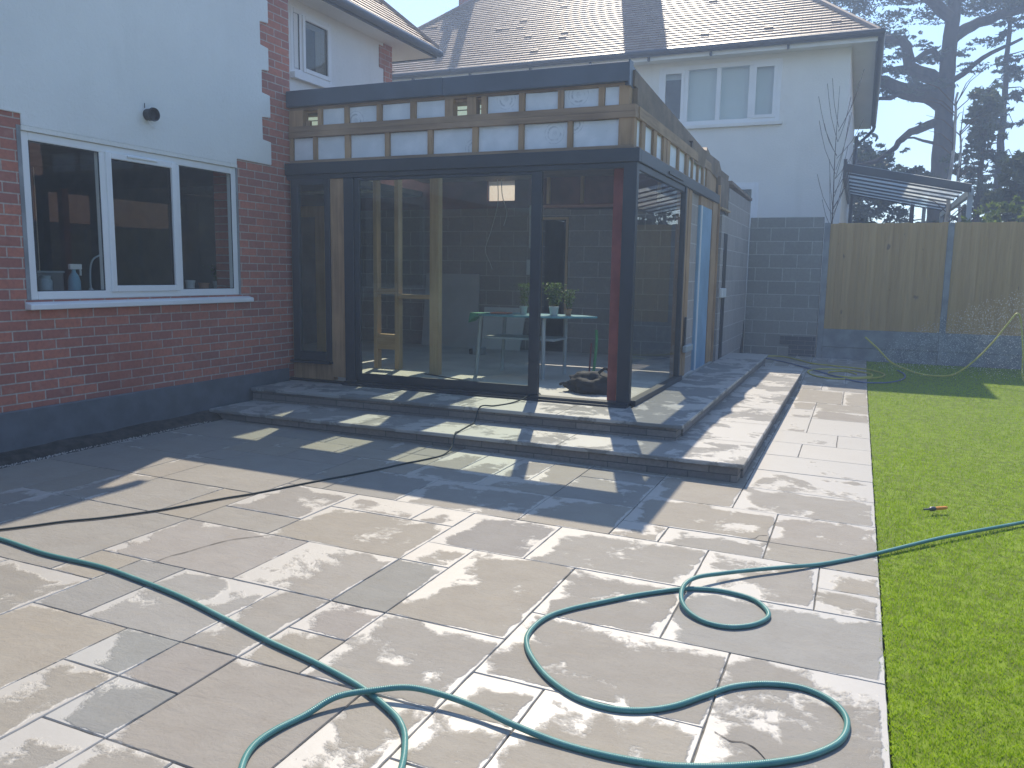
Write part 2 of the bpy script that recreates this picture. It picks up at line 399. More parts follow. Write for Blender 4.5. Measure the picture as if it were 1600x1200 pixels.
# ground heights: the patio falls gently to the lawn and the path rises at its far end
def gh(x, y):
    return -.012 * (x + .66) + max(0.0, y - 11.0) * .030

# ================================================================ SETTING
g = MB(); g.box(-95, 95, -60, 95, -.5, -.12)
kind(g.build('ground', M['ground']), 'structure')

# ---- patio: riven sandstone slabs, each a raised plate in one mesh
UX = .2775; UY = .2885; X0 = .19; Y0 = 1.624
slabs = [(5,7,4,7),(5,7,2,4),(7,8,3,4),(7,8,2,3),(7,8,4,6),(7,8,6,7),(8,10,4,6),(10,13,4,6),(8,11,6,8),(9,11,8,9),(8,9,8,9),(6,8,7,9),(3,6,7,9),(3,5,5,7),(2,5,3,5),
 (4,5,2,3),(4,5,1,2),(5,6,0,2),(6,8,0,2),(2,4,0,3),(0,3,5,7),(0,2,2,5),(1,3,7,9),(0,1,8,9),(0,1,7,8),(0,2,10,12),(0,2,9,10),(2,5,10,12),(2,4,9,10),(4,5,9,10),(3,5,12,14),
 (0,3,12,14),(5,7,9,11),(5,7,11,13),(7,10,9,11),(11,13,6,7),(11,13,7,9),(13,16,3,6),(12,13,3,4),(11,12,2,4),(10,12,0,2),(9,10,1,2),(8,9,1,2),(8,9,0,1),(9,10,-1,1),(9,11,2,4),
 (0,3,14,16),(0,3,16,18),(2,3,18,20),(0,2,18,20),(0,1,20,22),(1,3,20,22),(2,3,22,25),(0,2,22,25),(0,2,25,27),(2,3,25,27),(2,3,27,29),(0,2,27,29),(0,1,29,33),(1,3,29,33)]
occ = {}
for s_ in slabs:
    for k in range(s_[0], s_[1]):
        for j in range(s_[2], s_[3]): occ[(k, j)] = 1
KMAX, JMIN, JMAX = 20, -9, 45
sr = random.Random(3)
for j in range(JMIN, JMAX):
    for k in range(0, KMAX):
        if (k, j) in occ: continue
        w_, h_ = sr.choice([(2, 3), (3, 2), (2, 2), (3, 3), (1, 2), (2, 1), (1, 1)])
        while True:
            cells = [(k + a, j + b) for a in range(w_) for b in range(h_)]
            if all(c not in occ and c[0] < KMAX and c[1] < JMAX for c in cells): break
            if w_ >= h_: w_ -= 1
            else: h_ -= 1
        for c in cells: occ[c] = 1
        slabs.append((k, k + w_, j, j + h_))
tones = [(.305, .275, .225), (.30, .275, .23), (.29, .268, .232), (.28, .262, .232), (.31, .28, .23), (.275, .26, .23), (.29, .264, .23), (.26, .25, .228)]
special = {(7,8,4,6): (.235, .235, .215), (6,8,7,9): (.225, .215, .205), (8,9,0,1): (.215, .225, .22), (9,10,1,2): (.215, .228, .222), (11,12,2,4): (.24, .24, .23), (8,9,1,2): (.255, .235, .215),
           (0,3,5,7): (.265, .262, .245), (11,13,7,9): (.25, .235, .215), (7,8,3,4): (.27, .245, .225), (10,13,4,6): (.285, .265, .245), (9,11,2,4): (.27, .265, .25)}
wetk = {(5,7,4,7): .56, (5,7,2,4): .57, (3,6,7,9): .62, (6,8,7,9): .60, (7,8,6,7): .66, (0,3,5,7): .44, (10,12,0,2): .40, (13,16,3,6): .30, (6,8,0,2): .42, (9,10,-1,1): .46, (8,10,4,6): .60, (3,5,5,7): .57, (2,5,3,5): .56,
        (0,2,18,20): .80, (0,2,22,25): .72, (1,3,20,22): .86, (2,3,18,20): .72, (0,1,20,22): .92, (0,3,16,18): .78, (0,3,14,16): .66, (2,3,22,25): .72, (0,2,25,27): .52, (2,3,25,27): .70, (0,3,12,14): .56, (3,5,12,14): .55,
        (2,3,27,29): .6, (0,2,27,29): .5, (1,3,29,33): .5, (0,1,29,33): .55, (11,13,7,9): .6, (9,11,8,9): .66, (8,9,8,9): .62, (1,3,7,9): .62, (0,2,10,12): .52, (2,5,10,12): .54}
V = []; F = []; SL = []; WT = []; UVS = []
for (k0, k1, j0, j1) in slabs:
    xa = X0 - k1 * UX; xb = X0 - k0 * UX; ya = Y0 + j0 * UY; yb = Y0 + j1 * UY
    gap = .0028; xa += gap; xb -= gap; ya += gap; yb -= gap
    if xb < -5.42: continue
    cx, cy = (xa + xb) / 2, (ya + yb) / 2
    base = special.get((k0, k1, j0, j1)) or sr.choice(tones)
    q_ = sr.uniform(.95, 1.05); base = tuple((c * .68 + m_ * .32) * q_ for c, m_ in zip(base, (.285, .266, .235)))
    wv = wetk.get((k0, k1, j0, j1))
    if wv is None: wv = sr.uniform(.44, .58) if cx > -2.8 else sr.uniform(.32, .46)
    dz = sr.uniform(-.0012, .0012)
    def per(x, y, z):  # chipped riven edge
        return (x, y, gh(x, y) + dz + z)
    nx = max(2, int((xb - xa) / .05)); ny = max(2, int((yb - ya) / .05))
    ring = [(xa + (xb - xa) * i / nx, ya) for i in range(nx)] + [(xb, ya + (yb - ya) * i / ny) for i in range(ny)] + \
           [(xb - (xb - xa) * i / nx, yb) for i in range(nx)] + [(xa, yb - (yb - ya) * i / ny) for i in range(ny)]
    n = len(ring); i0 = len(V)
    outer = []
    for (x, y) in ring:
        jx = sr.uniform(-.0014, .0014); jy = sr.uniform(-.0014, .0014); outer.append((x + jx, y + jy))
    for (x, y) in outer: V.append(per(x, y, -.03))
    for (x, y) in outer: V.append(per(x, y, -.004))
    for (x, y) in outer:
        V.append(per(x + (.0024 if x < cx else -.0024), y + (.0024 if y < cy else -.0024), 0))
    for b in (0, n):
        for q in range(n):
            F.append((i0 + b + q, i0 + b + (q + 1) % n, i0 + b + n + (q + 1) % n, i0 + b + n + q))
    F.append(tuple(i0 + 2 * n + q for q in range(n)))
    cnt = 2 * n * 4 + n
    SL += [base] * (3 * n); WT += [(wv, (xb - xa) / 4, (yb - ya) / 4)] * (3 * n)
    UVS += [(v[0] - xa, v[1] - ya) for v in V[i0:i0 + 3 * n]]
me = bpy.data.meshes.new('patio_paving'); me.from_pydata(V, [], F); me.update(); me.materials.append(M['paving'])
a = me.attributes.new('slab', 'FLOAT_COLOR', 'POINT'); a.data.foreach_set('color', np.array([(*c, 1) for c in SL], dtype=np.float32).ravel())
a = me.attributes.new('wet', 'FLOAT_VECTOR', 'POINT'); a.data.foreach_set('vector', np.array(WT, dtype=np.float32).ravel())
li = np.zeros(len(me.loops), dtype=np.int32); me.loops.foreach_get('vertex_index', li)
me.uv_layers.new(name='slab_uv').data.foreach_set('uv', np.array(UVS, dtype=np.float32)[li].ravel())
pav = bpy.data.objects.new('patio_paving', me); COL.objects.link(pav); kind(pav, 'structure')
# hairline cracks in three slabs
mb = MB(); cr = random.Random(4)
for pl in ([(-3.05, 2.756), (-3.053, 2.854), (-3.024, 2.941), (-3.003, 3.049), (-2.958, 3.185), (-2.876, 3.287), (-2.809, 3.371)], [(-.33, 2.48), (-.3, 2.463), (-.274, 2.449), (-.241, 2.461), (-.206, 2.448), (-.178, 2.417), (-.16, 2.39)], [(-.469, 4.521), (-.437, 4.539), (-.425, 4.594), (-.383, 4.617)]):
    q = [Vector((x, y, 0)) for x, y in pl]; q = smooth_path(q, .02); wv_ = [cr.uniform(.0012, .0032) for _ in q]
    for i in range(len(q) - 1):
        d = (q[i + 1] - q[i]).normalized(); nn = Vector((-d.y, d.x, 0)); j_ = [v + nn * cr.uniform(-.003, .003) * 0 for v in (q[i], q[i + 1])]
        P4 = [j_[0] + nn * wv_[i], j_[0] - nn * wv_[i], j_[1] - nn * wv_[i + 1], j_[1] + nn * wv_[i + 1]]
        mb.quad(*[(p_.x, p_.y, gh(p_.x, p_.y) + .0022) for p_ in P4])
kind(mb.build('paving_crack', M['soil']), 'structure')
# bedding under the joints
mb = MB(); ys = [JMIN * UY + Y0, 11.0, JMAX * UY + Y0]
for a_, b_ in zip(ys[:-1], ys[1:]):
    mb.quad((-5.40, a_, gh(-5.4, a_) - .007), (.187, a_, gh(.187, a_) - .007), (.187, b_, gh(.187, b_) - .007), (-5.40, b_, gh(-5.4, b_) - .007))
kind(mb.build('paving_bedding', M['mortar']), 'structure')

def stone_attr(o, col, wet):
    me = o.data; n = len(me.vertices)
    a = me.attributes.new('slab', 'FLOAT_COLOR', 'POINT'); a.data.foreach_set('color', np.array([(*col, 1)] * n, dtype=np.float32).ravel())
    a = me.attributes.new('wet', 'FLOAT_VECTOR', 'POINT'); a.data.foreach_set('vector', np.array([(wet, 5, 5)] * n, dtype=np.float32).ravel())
    co = np.zeros(n * 3, dtype=np.float32); me.vertices.foreach_get('co', co); co = co.reshape(-1, 3)
    li = np.zeros(len(me.loops), dtype=np.int32); me.loops.foreach_get('vertex_index', li)
    me.uv_layers.new(name='slab_uv').data.foreach_set('uv', (co[li, :2] + np.array([8, 8])).astype(np.float32).ravel())
    return o

# ---- soil strip and grit along the house
mb = MB(); nseg = 40
for i in range(nseg):
    y0 = -1.2 + (6.9 + 1.2) * i / nseg; y1 = -1.2 + 8.1 * (i + 1) / nseg
    def zz(y, e): return gh(-5.4, y) - .012 + .05 * e + .012 * math.sin(y * 9.1) * e
    mb.quad((-5.60, y0, .15), (-5.44, y0, zz(y0, 1)), (-5.44, y1, zz(y1, 1)), (-5.60, y1, .15))
    mb.quad((-5.44, y0, zz(y0, 1)), (-5.36, y0, zz(y0, 0)), (-5.36, y1, zz(y1, 0)), (-5.44, y1, zz(y1, 1)))
kind(mb.build('soil_strip', M['soil']), 'structure')
mb = MB()
for i in range(1600):
    y = rnd.uniform(.8, 5.55); x = -5.375 + rnd.gauss(0, .016) + .01 * math.sin(y * 7); r = rnd.uniform(.003, .008); z = gh(x, y) + .003
    mb.v += [(x - r, y, z), (x + r, y - r, z), (x + r * .4, y + r, z), (x, y, z + r * 1.3)]; k = len(mb.v) - 4
    mb.f += [(k, k + 1, k + 3), (k + 1, k + 2, k + 3), (k + 2, k, k + 3)]
kind(mb.build('grit', M['gravel']), 'stuff')

# ---- stone steps wrapping the extension
T1, T2 = .145, .275
st = thing('garden_steps', 'two wide stone steps wrapping round the glazed extension, wet treads', 'steps', (-2.9, 5.9, 0))
def Lpoly(xl, xr, yf, yb, yin, xin):   # L-shaped tread seen from above
    return [(xl, yf), (xr, yf), (xr, yb), (xin, yb), (xin, yin), (xl, yin)]
def tread(name, poly, z, wet, col):
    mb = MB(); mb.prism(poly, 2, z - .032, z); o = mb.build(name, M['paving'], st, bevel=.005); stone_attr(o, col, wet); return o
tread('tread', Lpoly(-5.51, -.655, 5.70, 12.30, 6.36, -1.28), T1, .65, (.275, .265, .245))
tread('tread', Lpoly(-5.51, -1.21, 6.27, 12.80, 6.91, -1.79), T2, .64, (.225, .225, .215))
def joints(pts, z):
    for (xa, ya, xb, yb) in pts:
        mb = MB(); dx, dy = xb - xa, yb - ya; l = math.hypot(dx, dy); nx, ny = -dy / l * .0025, dx / l * .0025
        mb.quad((xa + nx, ya + ny, z), (xa - nx, ya - ny, z), (xb - nx, yb - ny, z), (xb + nx, yb + ny, z)); mb.build('tread_joint', M['mortar'], st)
joints([(-4.75, 5.70, -4.75, 6.29), (-3.85, 5.70, -3.85, 6.29), (-2.93, 5.70, -2.93, 6.29), (-2.05, 5.70, -2.05, 6.29), (-1.28, 6.5, -.66, 6.5), (-1.2, 7.38, -.66, 7.38), (-1.2, 8.28, -.66, 8.28), (-1.2, 9.18, -.66, 9.18), (-1.2, 10.05, -.66, 10.05), (-1.2, 11.0, -.66, 11.0)], T1 + .0015)
joints([(-4.95, 6.27, -4.95, 6.9), (-4.06, 6.27, -4.06, 6.9), (-3.16, 6.27, -3.16, 6.9), (-2.27, 6.27, -2.27, 6.9), (-1.78, 7.1, -1.21, 7.1), (-1.78, 7.98, -1.21, 7.98), (-1.78, 8.9, -1.21, 8.9), (-1.78, 9.8, -1.21, 9.8), (-1.78, 10.7, -1.21, 10.7), (-1.78, 11.6, -1.21, 11.6)], T2 + .0015)
M['riser'] = riser_mat()
M['riser_x'] = bricks('split_stone_riser_side', (1, 2), (.30, .265, .235), (.19, .175, .165), (.12, .12, .115), .30, .055, .004, .8, bstr=.8)
mb = MB(); mb.box(-5.51, -.70, 5.73, 5.90, -.05, T1 - .033); mb.build('riser', M['riser'], st)
mb = MB(); mb.box(-.83, -.685, 5.90, 12.27, -.05, T1 - .033); mb.build('riser', M['riser_x'], st)
mb = MB(); mb.box(-5.51, -1.26, 6.30, 6.50, T1 + .0, T2 - .033); mb.build('riser', M['riser'], st)
mb = MB(); mb.box(-1.40, -1.245, 6.50, 12.77, T1 - .1, T2 - .033); mb.build('riser', M['riser_x'], st)

# ---- lawn
mb = MB()
for a_, b_ in ((-3, 11.0), (11.0, 14.56)):
    mb.quad((.195, a_, gh(.19, a_) - .010), (9.5, a_, gh(.19, a_) - .010), (9.5, b_, gh(.19, b_) - .010), (.195, b_, gh(.19, b_) - .010))
kind(mb.build('lawn_base', M['lawn_soil']), 'structure')
def grass():
    rs = np.random.RandomState(5)
    def pts(n, x0, x1, y0, y1):
        return np.stack([rs.uniform(x0, x1, n), rs.uniform(y0, y1, n)], 1)
    P = pts(2600000, .193, 7.5, -.5, 14.5)
    d2 = P[:, 0] ** 2 + (P[:, 1] + .3) ** 2; P = P[rs.uniform(0, 1, len(P)) < np.clip(10.5 / (d2 + 3.0), .085, 1)]
    edge = rs.uniform(0, 1, len(P)) ** 2; P[:, 0] += np.where(P[:, 0] < .27, -.035 * edge * (.5 + .5 * np.sin(P[:, 1] * 9.0) * np.sin(P[:, 1] * 3.1 + 1)), 0)
    n = len(P); patch = np.sin(P[:, 0] * 5.1 + np.sin(P[:, 1] * 2.3)) * .5 + np.sin(P[:, 1] * 3.7 + P[:, 0]) * .5
    h = rs.uniform(.009, .021, n) * (1 + .25 * patch); wd = rs.uniform(.0009, .0017, n) * (1 + np.hypot(P[:, 0], P[:, 1]) * .13)
    ang = rs.uniform(0, 2 * np.pi, n); lean = rs.uniform(.1, 1.0, n) * h; la = rs.uniform(0, 2 * np.pi, n)
    z = -.012 * (.19 + .66) - .010 + np.maximum(0, P[:, 1] - 11) * .03
    ax = np.cos(ang) * wd; ay = np.sin(ang) * wd
    v = np.zeros((n, 3, 3), dtype=np.float32)
    v[:, 0] = np.stack([P[:, 0] - ax, P[:, 1] - ay, z], 1); v[:, 1] = np.stack([P[:, 0] + ax, P[:, 1] + ay, z], 1)
    v[:, 2] = np.stack([P[:, 0] + np.cos(la) * lean, P[:, 1] + np.sin(la) * lean, z + h], 1)
    tone = np.clip(.5 + .20 * patch + .18 * np.sin(P[:, 0] * 1.3 + 2) * np.sin(P[:, 1] * .9) + rs.normal(0, .18, n), 0, 1)
    tone = np.repeat(tone, 3).astype(np.float32)
    return tri_mesh('grass', v.reshape(-1, 3), tone, M['grass'])
def tri_mesh(name, v, tone, mat, parent=None):
    me = bpy.data.meshes.new(name); n = len(v); me.vertices.add(n); me.vertices.foreach_set('co', np.asarray(v, dtype=np.float32).ravel())
    nt = n // 3; me.loops.add(n); me.loops.foreach_set('vertex_index', np.arange(n, dtype=np.int32))
    me.polygons.add(nt); me.polygons.foreach_set('loop_start', np.arange(0, n, 3, dtype=np.int32)); me.polygons.foreach_set('loop_total', np.full(nt, 3, dtype=np.int32))
    me.update(calc_edges=True); me.materials.append(mat)
    a = me.attributes.new('tone', 'FLOAT', 'POINT'); a.data.foreach_set('value', tone)
    o = bpy.data.objects.new(name, me); COL.objects.link(o)
    if parent: adopt(o, parent)
    return o
kind(grass(), 'stuff')

# ================================================================ LEFT HOUSE
XW = -5.55
house = thing('house', 'red brick and white rendered house with quoined corner and three-light window', 'house', (-8, 2, 0))
# brick front wall with the window opening
W0, W1, WZ0, WZ1 = 4.035, 6.20, 1.195, 2.432
mb = MB()
mb.box(XW - .28, XW, -3.0, W0, -.1, 4.68); mb.box(XW - .28, XW, W1, 7.03, -.1, 4.68)
mb.box(XW - .28, XW, W0, W1, -.1, WZ0); mb.box(XW - .28, XW, W0, W1, WZ1, 4.68)
mb.box(XW - .9, XW - .28, 6.75, 7.03, 3.05, 4.68)
mb.build('brick_wall', M['brick'], house)
# render coat: stands proud, toothed round the quoins
poly = [(-3.0, 2.51), (W0 + .005, 2.51), (W0 + .005, 2.432), (W1 + .005, 2.432), (W1 + .005, 2.485), (6.70, 2.485)]
z = 2.485; wide = False
while z < 4.6:
    zt = min(z + .225, 4.68); ye = 6.70 if not wide else 6.585
    poly += [(ye + rnd.uniform(-.006, .006), z + .012), (ye + rnd.uniform(-.006, .006), zt)]; z = zt; wide = not wide
poly += [(-3.0, 4.68)]
mb = MB(); mb.prism(poly, 0, XW - .001, XW + .014); mb.build('render_coat', M['render'], house, bevel=.004)
mb = MB(); mb.prism([(XW - .001, .445), (XW + .012, .445), (XW + .026, .425), (XW + .026, .10), (XW - .001, .10)], 1, -3.0, 6.90) if False else None
mb = MB(); mb.box(XW - .01, XW + .022, -3.0, 6.905, .08, .405); mb.build('plinth', M['plinth'], house, bevel=.008)
# rear wing (set back) with window and quoins
XR2 = -6.45
mb = MB(); RW = (8.34, 9.02, 3.80, 4.50)
mb.box(XR2 - .25, XR2, 7.03, RW[0], 2.95, 4.70); mb.box(XR2 - .25, XR2, RW[1], 10.46, 2.95, 4.70)
mb.box(XR2 - .25, XR2, RW[0], RW[1], 2.95, RW[2]); mb.box(XR2 - .25, XR2, RW[0], RW[1], RW[3], 4.70)
mb.build('rear_wall', M['render'], house)
mb = MB(); z = 3.1; wide = True
while z < 4.66:
    zt = min(z + .30, 4.69); mb.box(XR2 - .26, XR2 + .012, 10.46 - (.32 if wide else .20), 10.475, z, zt); z = zt; wide = not wide
mb.build('quoin', M['brick'], house)
mb = MB(); mb.box(-12, XR2 - .25, 10.20, 10.46, 2.6, 4.7); mb.box(-12, XW - .28, -3.0, -2.75, -.1, 4.7); mb.box(-12.2, -12, -3, 10.46, -.1, 4.7); mb.build('rear_wall', M['render'], house)
# inner room shell seen through the windows
mb = MB(); mb.box(-9.2, -9.1, -2.7, 6.75, .28, 2.6); mb.box(-9.1, XW - .28, 1.2, 1.3, .28, 2.6); mb.box(-9.1, XW - .28, 6.76, 6.86, .28, 2.6); mb.box(-9.1, XW - .29, 1.3, 6.76, 2.6, 2.65); mb.box(-9.1, XW - .29, 1.3, 6.76, .2, .28)
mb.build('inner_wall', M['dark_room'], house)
mb = MB(); mb.box(-9.05, -8.5, 2.0, 6.2, .28, 1.15); mb.box(-6.45, XW - .29, 3.4, 6.7, 1.16, 1.216); mb.build('worktop', M['plaster'], house)
mb = MB(); mb.box(-8.9, -8.8, 5.8, 5.95, .28, 2.55); mb.build('timber_post', M['wood_pale'], house)

def window_x(parent, xf, y0, y1, z0, z1, fr=.055, splits=(), openers=(), face=1, depth=.06, mat='upvc', glassm='glass', blinds=()):
    """window in a wall whose face looks along +X"""
    fo = MB(); a, b = xf - depth, xf
    fo.box(a, b, y0, y0 + fr, z0, z1); fo.box(a, b, y1 - fr, y1, z0, z1); fo.box(a, b, y0 + fr, y1 - fr, z1 - fr, z1); fo.box(a, b, y0 + fr, y1 - fr, z0, z0 + fr)
    ed = [y0 + fr / 2] + list(splits) + [y1 - fr / 2]
    for s_ in splits: fo.box(a, b, s_ - fr / 2, s_ + fr / 2, z0 + fr, z1 - fr)
    f = fo.build('window', M[mat], parent, bevel=.005)
    for i in range(len(ed) - 1):
        ya, yb, za, zb = ed[i] + fr / 2, ed[i + 1] - fr / 2, z0 + fr, z1 - fr
        if i in openers:
            c = MB(); q = .05; ya2, yb2, za2, zb2 = ya - .012, yb + .012, za - .012, zb + .012
            c.box(b - .02, b + .018, ya2, ya2 + q, za2, zb2); c.box(b - .02, b + .018, yb2 - q, yb2, za2, zb2); c.box(b - .02, b + .018, ya2 + q, yb2 - q, za2, za2 + q); c.box(b - .02, b + .018, ya2 + q, yb2 - q, zb2 - q, zb2)
            c.build('casement', M[mat], f, bevel=.004); ya, yb, za, zb = ya2 + q, yb2 - q, za2 + q, zb2 - q
        p = MB(); p.quad((b - .012, ya, za), (b - .012, yb, za), (b - .012, yb, zb), (b - .012, ya, zb)); p.build('pane', M[glassm], f)
        gk = MB(); t_ = .006
        gk.box(b - .011, b - .004, ya, ya + t_, za, zb); gk.box(b - .011, b - .004, yb - t_, yb, za, zb); gk.box(b - .011, b - .004, ya + t_, yb - t_, za, za + t_); gk.box(b - .011, b - .004, ya + t_, yb - t_, zb - t_, zb)
        gk.build('gasket', M['black'], f)
    return f
mb = MB(); mb.box(XW - .07, XW + .0145, W0 + .001, W1 + .004, 2.400, 2.4315); mb.build('head_reveal', M['render2'], house)
kw = window_x(house, XW - .004, W0, W1, WZ0, 2.399, .062, (4.715, 5.47), (1,))
mb = MB(); mb.box(XW + .014, XW + .026, 4.93, 5.24, 2.325, 2.343); mb.build('trickle_vent', M['upvc'], kw, bevel=.004)
mb = MB(); mb.hexa([(XW - .06, 3.99, 1.13), (XW + .062, 3.99, 1.125), (XW + .062, 6.335, 1.125), (XW - .06, 6.335, 1.13), (XW - .06, 3.99, 1.196), (XW + .062, 3.99, 1.165), (XW + .062, 6.335, 1.165), (XW - .06, 6.335, 1.196)])
mb.build('sill', M['upvc'], kw, bevel=.005)
for a, b in ((W0 - .03, W0 + .002), (W1 - .002, W1 + .02)):
    mb = MB(); mb.box(XW - .02, XW + .004, a, b, WZ0, WZ1); mb.build('sealant', M['concrete'], kw)
rwn = window_x(house, XR2 + .004, RW[0] - .14, RW[1], RW[2], RW[3] + .06, .06, (8.40,), (1,))
mb = MB(); mb.box(XR2 - .02, XR2 + .07, RW[0] - .16, RW[1] + .04, RW[2] - .07, RW[2] - .002); mb.build('sill', M['upvc'], rwn)
mb = MB(); mb.box(XR2 - .6, XR2 - .5, 7.6, 9.6, 3.3, 4.65); mb.build('blind', M['dark_room'], rwn)

# eaves and roof
def tiles(name, parent, P0, U, S, N, length, left, right, ex=.115, tw=.19, th=.014, lift=.012, seed=1, slip=.06):
    """rows of tiles on a slope: P0 eave origin, U along the eave, S up the slope, N normal; left(s), right(s) bound each row"""
    rs = random.Random(seed); mb = MB(); tone = []
    P0, U, S, N = Vector(P0), Vector(U), Vector(S), Vector(N)
    nrow = int(length / ex)
    for j in range(nrow):
        s0 = j * ex; a, b = left(s0), right(s0)
        if b - a < .1: break
        x = a - (tw * .5 if j % 2 else 0)
        while x < b:
            xa, xb = max(x, a), min(x + tw - .004, b)
            if xb - xa > .02:
                up = rs.uniform(0, .003) + (rs.uniform(.008, .016) if rs.random() < slip else 0); sl = rs.uniform(-.004, .004)
                q0 = P0 + S * (s0 + sl); q1 = P0 + S * (s0 + ex * 1.25)
                top0 = N * (th + lift + up); bot0 = N * (lift * .3 - .004); top1 = N * (th * .6)
                i = len(mb.v)
                mb.v += [tuple(q0 + U * xa + bot0), tuple(q0 + U * xb + bot0), tuple(q0 + U * xb + top0), tuple(q0 + U * xa + top0), tuple(q1 + U * xb + top1), tuple(q1 + U * xa + top1)]
                mb.f += [(i, i + 1, i + 2, i + 3), (i + 3, i + 2, i + 4, i + 5), (i, i + 3, i + 5), (i + 1, i + 4, i + 2)]
                tone += [min(1, max(0, rs.gauss(.5, .28)))] * 6
            x += tw
    o = mb.build(name, M['tile'], parent)
    a_ = o.data.attributes.new('tone', 'FLOAT', 'POINT'); a_.data.foreach_set('value', np.array(tone, dtype=np.float32)); return o
EX, EZ, EY = -6.10, 4.70, 11.2
cs, sn = math.cos(R(42)), math.sin(R(42))
mb = MB(); mb.box(XR2 + .001, EX - .02, 7.03, EY - .03, EZ - .055, EZ - .035); mb.box(XR2, EX - .02, 10.46, EY - .03, EZ - .05, EZ - .03) if False else None
mb.box(-12, XR2 + .001, 10.47, EY - .03, EZ - .055, EZ - .035); mb.build('soffit', M['render'], house)
mb = MB(); mb.box(EX - .02, EX, 7.0, EY, EZ - .07, EZ + .05); mb.box(-12, EX - .02, EY - .03, EY, EZ - .07, EZ + .05); mb.build('bargeboard', M['fascia'], house)
mb = MB(); mb.tube([(EX + .045, 6.9, EZ + .0), (EX + .045, EY + .02, EZ + .0)], .055, 10); mb.build('gutter', M['fascia'], house, smooth=True)
rf = MB(); rf.quad((EX, 7.0, EZ + .04), (EX, EY, EZ + .04), (EX - 4.2, EY - 4.2, EZ + .04 + 4.2 * sn / cs), (EX - 4.2, 7.0, EZ + .04 + 4.2 * sn / cs))
rf.quad((EX, EY, EZ + .04), (-12, EY, EZ + .04), (-12, EY - 4.2, EZ + .04 + 4.2 * sn / cs), (EX - 4.2, EY - 4.2, EZ + .04 + 4.2 * sn / cs))
roofo = rf.build('roof', M['dpm'], house)
tiles('roof_tiles', roofo, (EX + .03, 7.0, EZ + .05), (0, 1, 0), (-cs, 0, sn), (sn, 0, cs), 5.4, lambda s_: 0.0, lambda s_: EY - 7.0 - s_ * cs, seed=4)
mb = MB(); mb.tube([(EX + .01, EY, EZ + .06), (EX - 4.2, EY - 4.2, EZ + .09 + 4.2 * sn / cs)], .07, 8); mb.build('hip_ridge', M['tile'], roofo)
# front wing eaves (above the frame, shades the patio)
mb = MB(); mb.box(XW - .02, XW + .06, -3.2, 7.52, 4.62, 4.76); mb.build('bargeboard', M['fascia'], house)
mb = MB(); mb.quad((XW + .06, -3.2, 4.76), (XW + .06, 7.52, 4.76), (-9.5, 7.52, 8.2), (-9.5, -3.2, 8.2)); mb.quad((-9.5, -3.2, 8.2), (-9.5, 7.52, 8.2), (-13, 7.52, 5), (-13, -3.2, 5)); mb.build('roof', M['tile'], house)
mb = MB(); mb.prism([(XW - .28, 4.68), (-9.5, 8.0), (-12, 5.5), (-12, 4.68)], 1, 6.80, 7.02); mb.build('gable', M['render'], house)

# black vent / sounder on the render
vt = thing('outdoor_sounder', 'small round black plastic outlet with a loose wire, fixed to the white render', 'wall outlet', (XW, 5.16, 2.70))
mb = MB(); mb.lathe([(.030, -.01), (.047, .0), (.050, .06), (.056, .072), (.052, .088), (.044, .084), (.040, .05), (.0, .045)], (XW + .012, 5.16, 2.70), 24, 0); mb.build('housing', M['black'], vt, smooth=True)
mb = MB(); mb.tube(smooth_path([(XW + .03, 5.15, 2.655), (XW + .035, 5.18, 2.62), (XW + .03, 5.22, 2.605), (XW + .028, 5.235, 2.615)], .01), .004, 6); mb.build('wire', M['upvc'], vt)
mb = MB(); mb.tube([(XW + .02, 5.13, 2.75), (XW + .02, 5.13, 2.79)], .003, 6); mb.build('wire', M['black'], vt)

# things standing behind the kitchen window
zs = 1.218
sb = thing('spray_bottle', 'pale blue spray bottle with trigger standing behind the left kitchen pane', 'bottle', (-5.93, 4.70, zs))
mb = MB(); mb.lathe([(.0, 0), (.046, 0), (.048, .01), (.048, .11), (.036, .15), (.016, .18), (.015, .20)], (-5.93, 4.70, zs), 18); mb.build('bottle', simple('pale_blue_plastic', (.22, .42, .52), .35, .05), sb, smooth=True)
mb = MB(); mb.box(-5.945, -5.915, 4.66, 4.77, zs + .201, zs + .245); mb.box(-5.94, -5.92, 4.755, 4.768, zs + .15, zs + .2005); mb.build('trigger', M['upvc'], sb, bevel=.004)
def pot(label, cat, x, y, z, r, h, mat, plant=0, name='plant_pot', seed=1, group=None, lm='leaf_herb', ph=.2):
    t = thing(name, label, cat, (x, y, z), group)
    mb = MB(); mb.lathe([(.0, 0), (r * .75, 0), (r * .97, h * .82), (r * 1.06, h * .83), (r * 1.06, h), (r * .94, h), (r * .92, h * .9), (0, h * .88)], (x, y, z), 18); mb.build('pot', mat, t, smooth=True)
    if plant:
        rs = np.random.RandomState(seed); n = plant
        c = np.stack([rs.normal(0, r * .85, n), rs.normal(0, r * .85, n), rs.uniform(.02, 1, n) ** .8 * ph], 1); c[:, :2] *= (.5 + c[:, 2:3] / ph * .7)
        o_ = leaf_mesh('foliage', c + np.array([x, y, z + h]), .016, M[lm], rs); adopt(o_, t)
        mb = MB()
        for q in range(5): mb.tube([(x + rnd.uniform(-r, r) * .4, y + rnd.uniform(-r, r) * .4, z + h * .85), (x + rnd.uniform(-r, r), y + rnd.uniform(-r, r), z + h + ph * .8)], .002, 5)
        mb.build('stem', M['twig'], t)
    return t
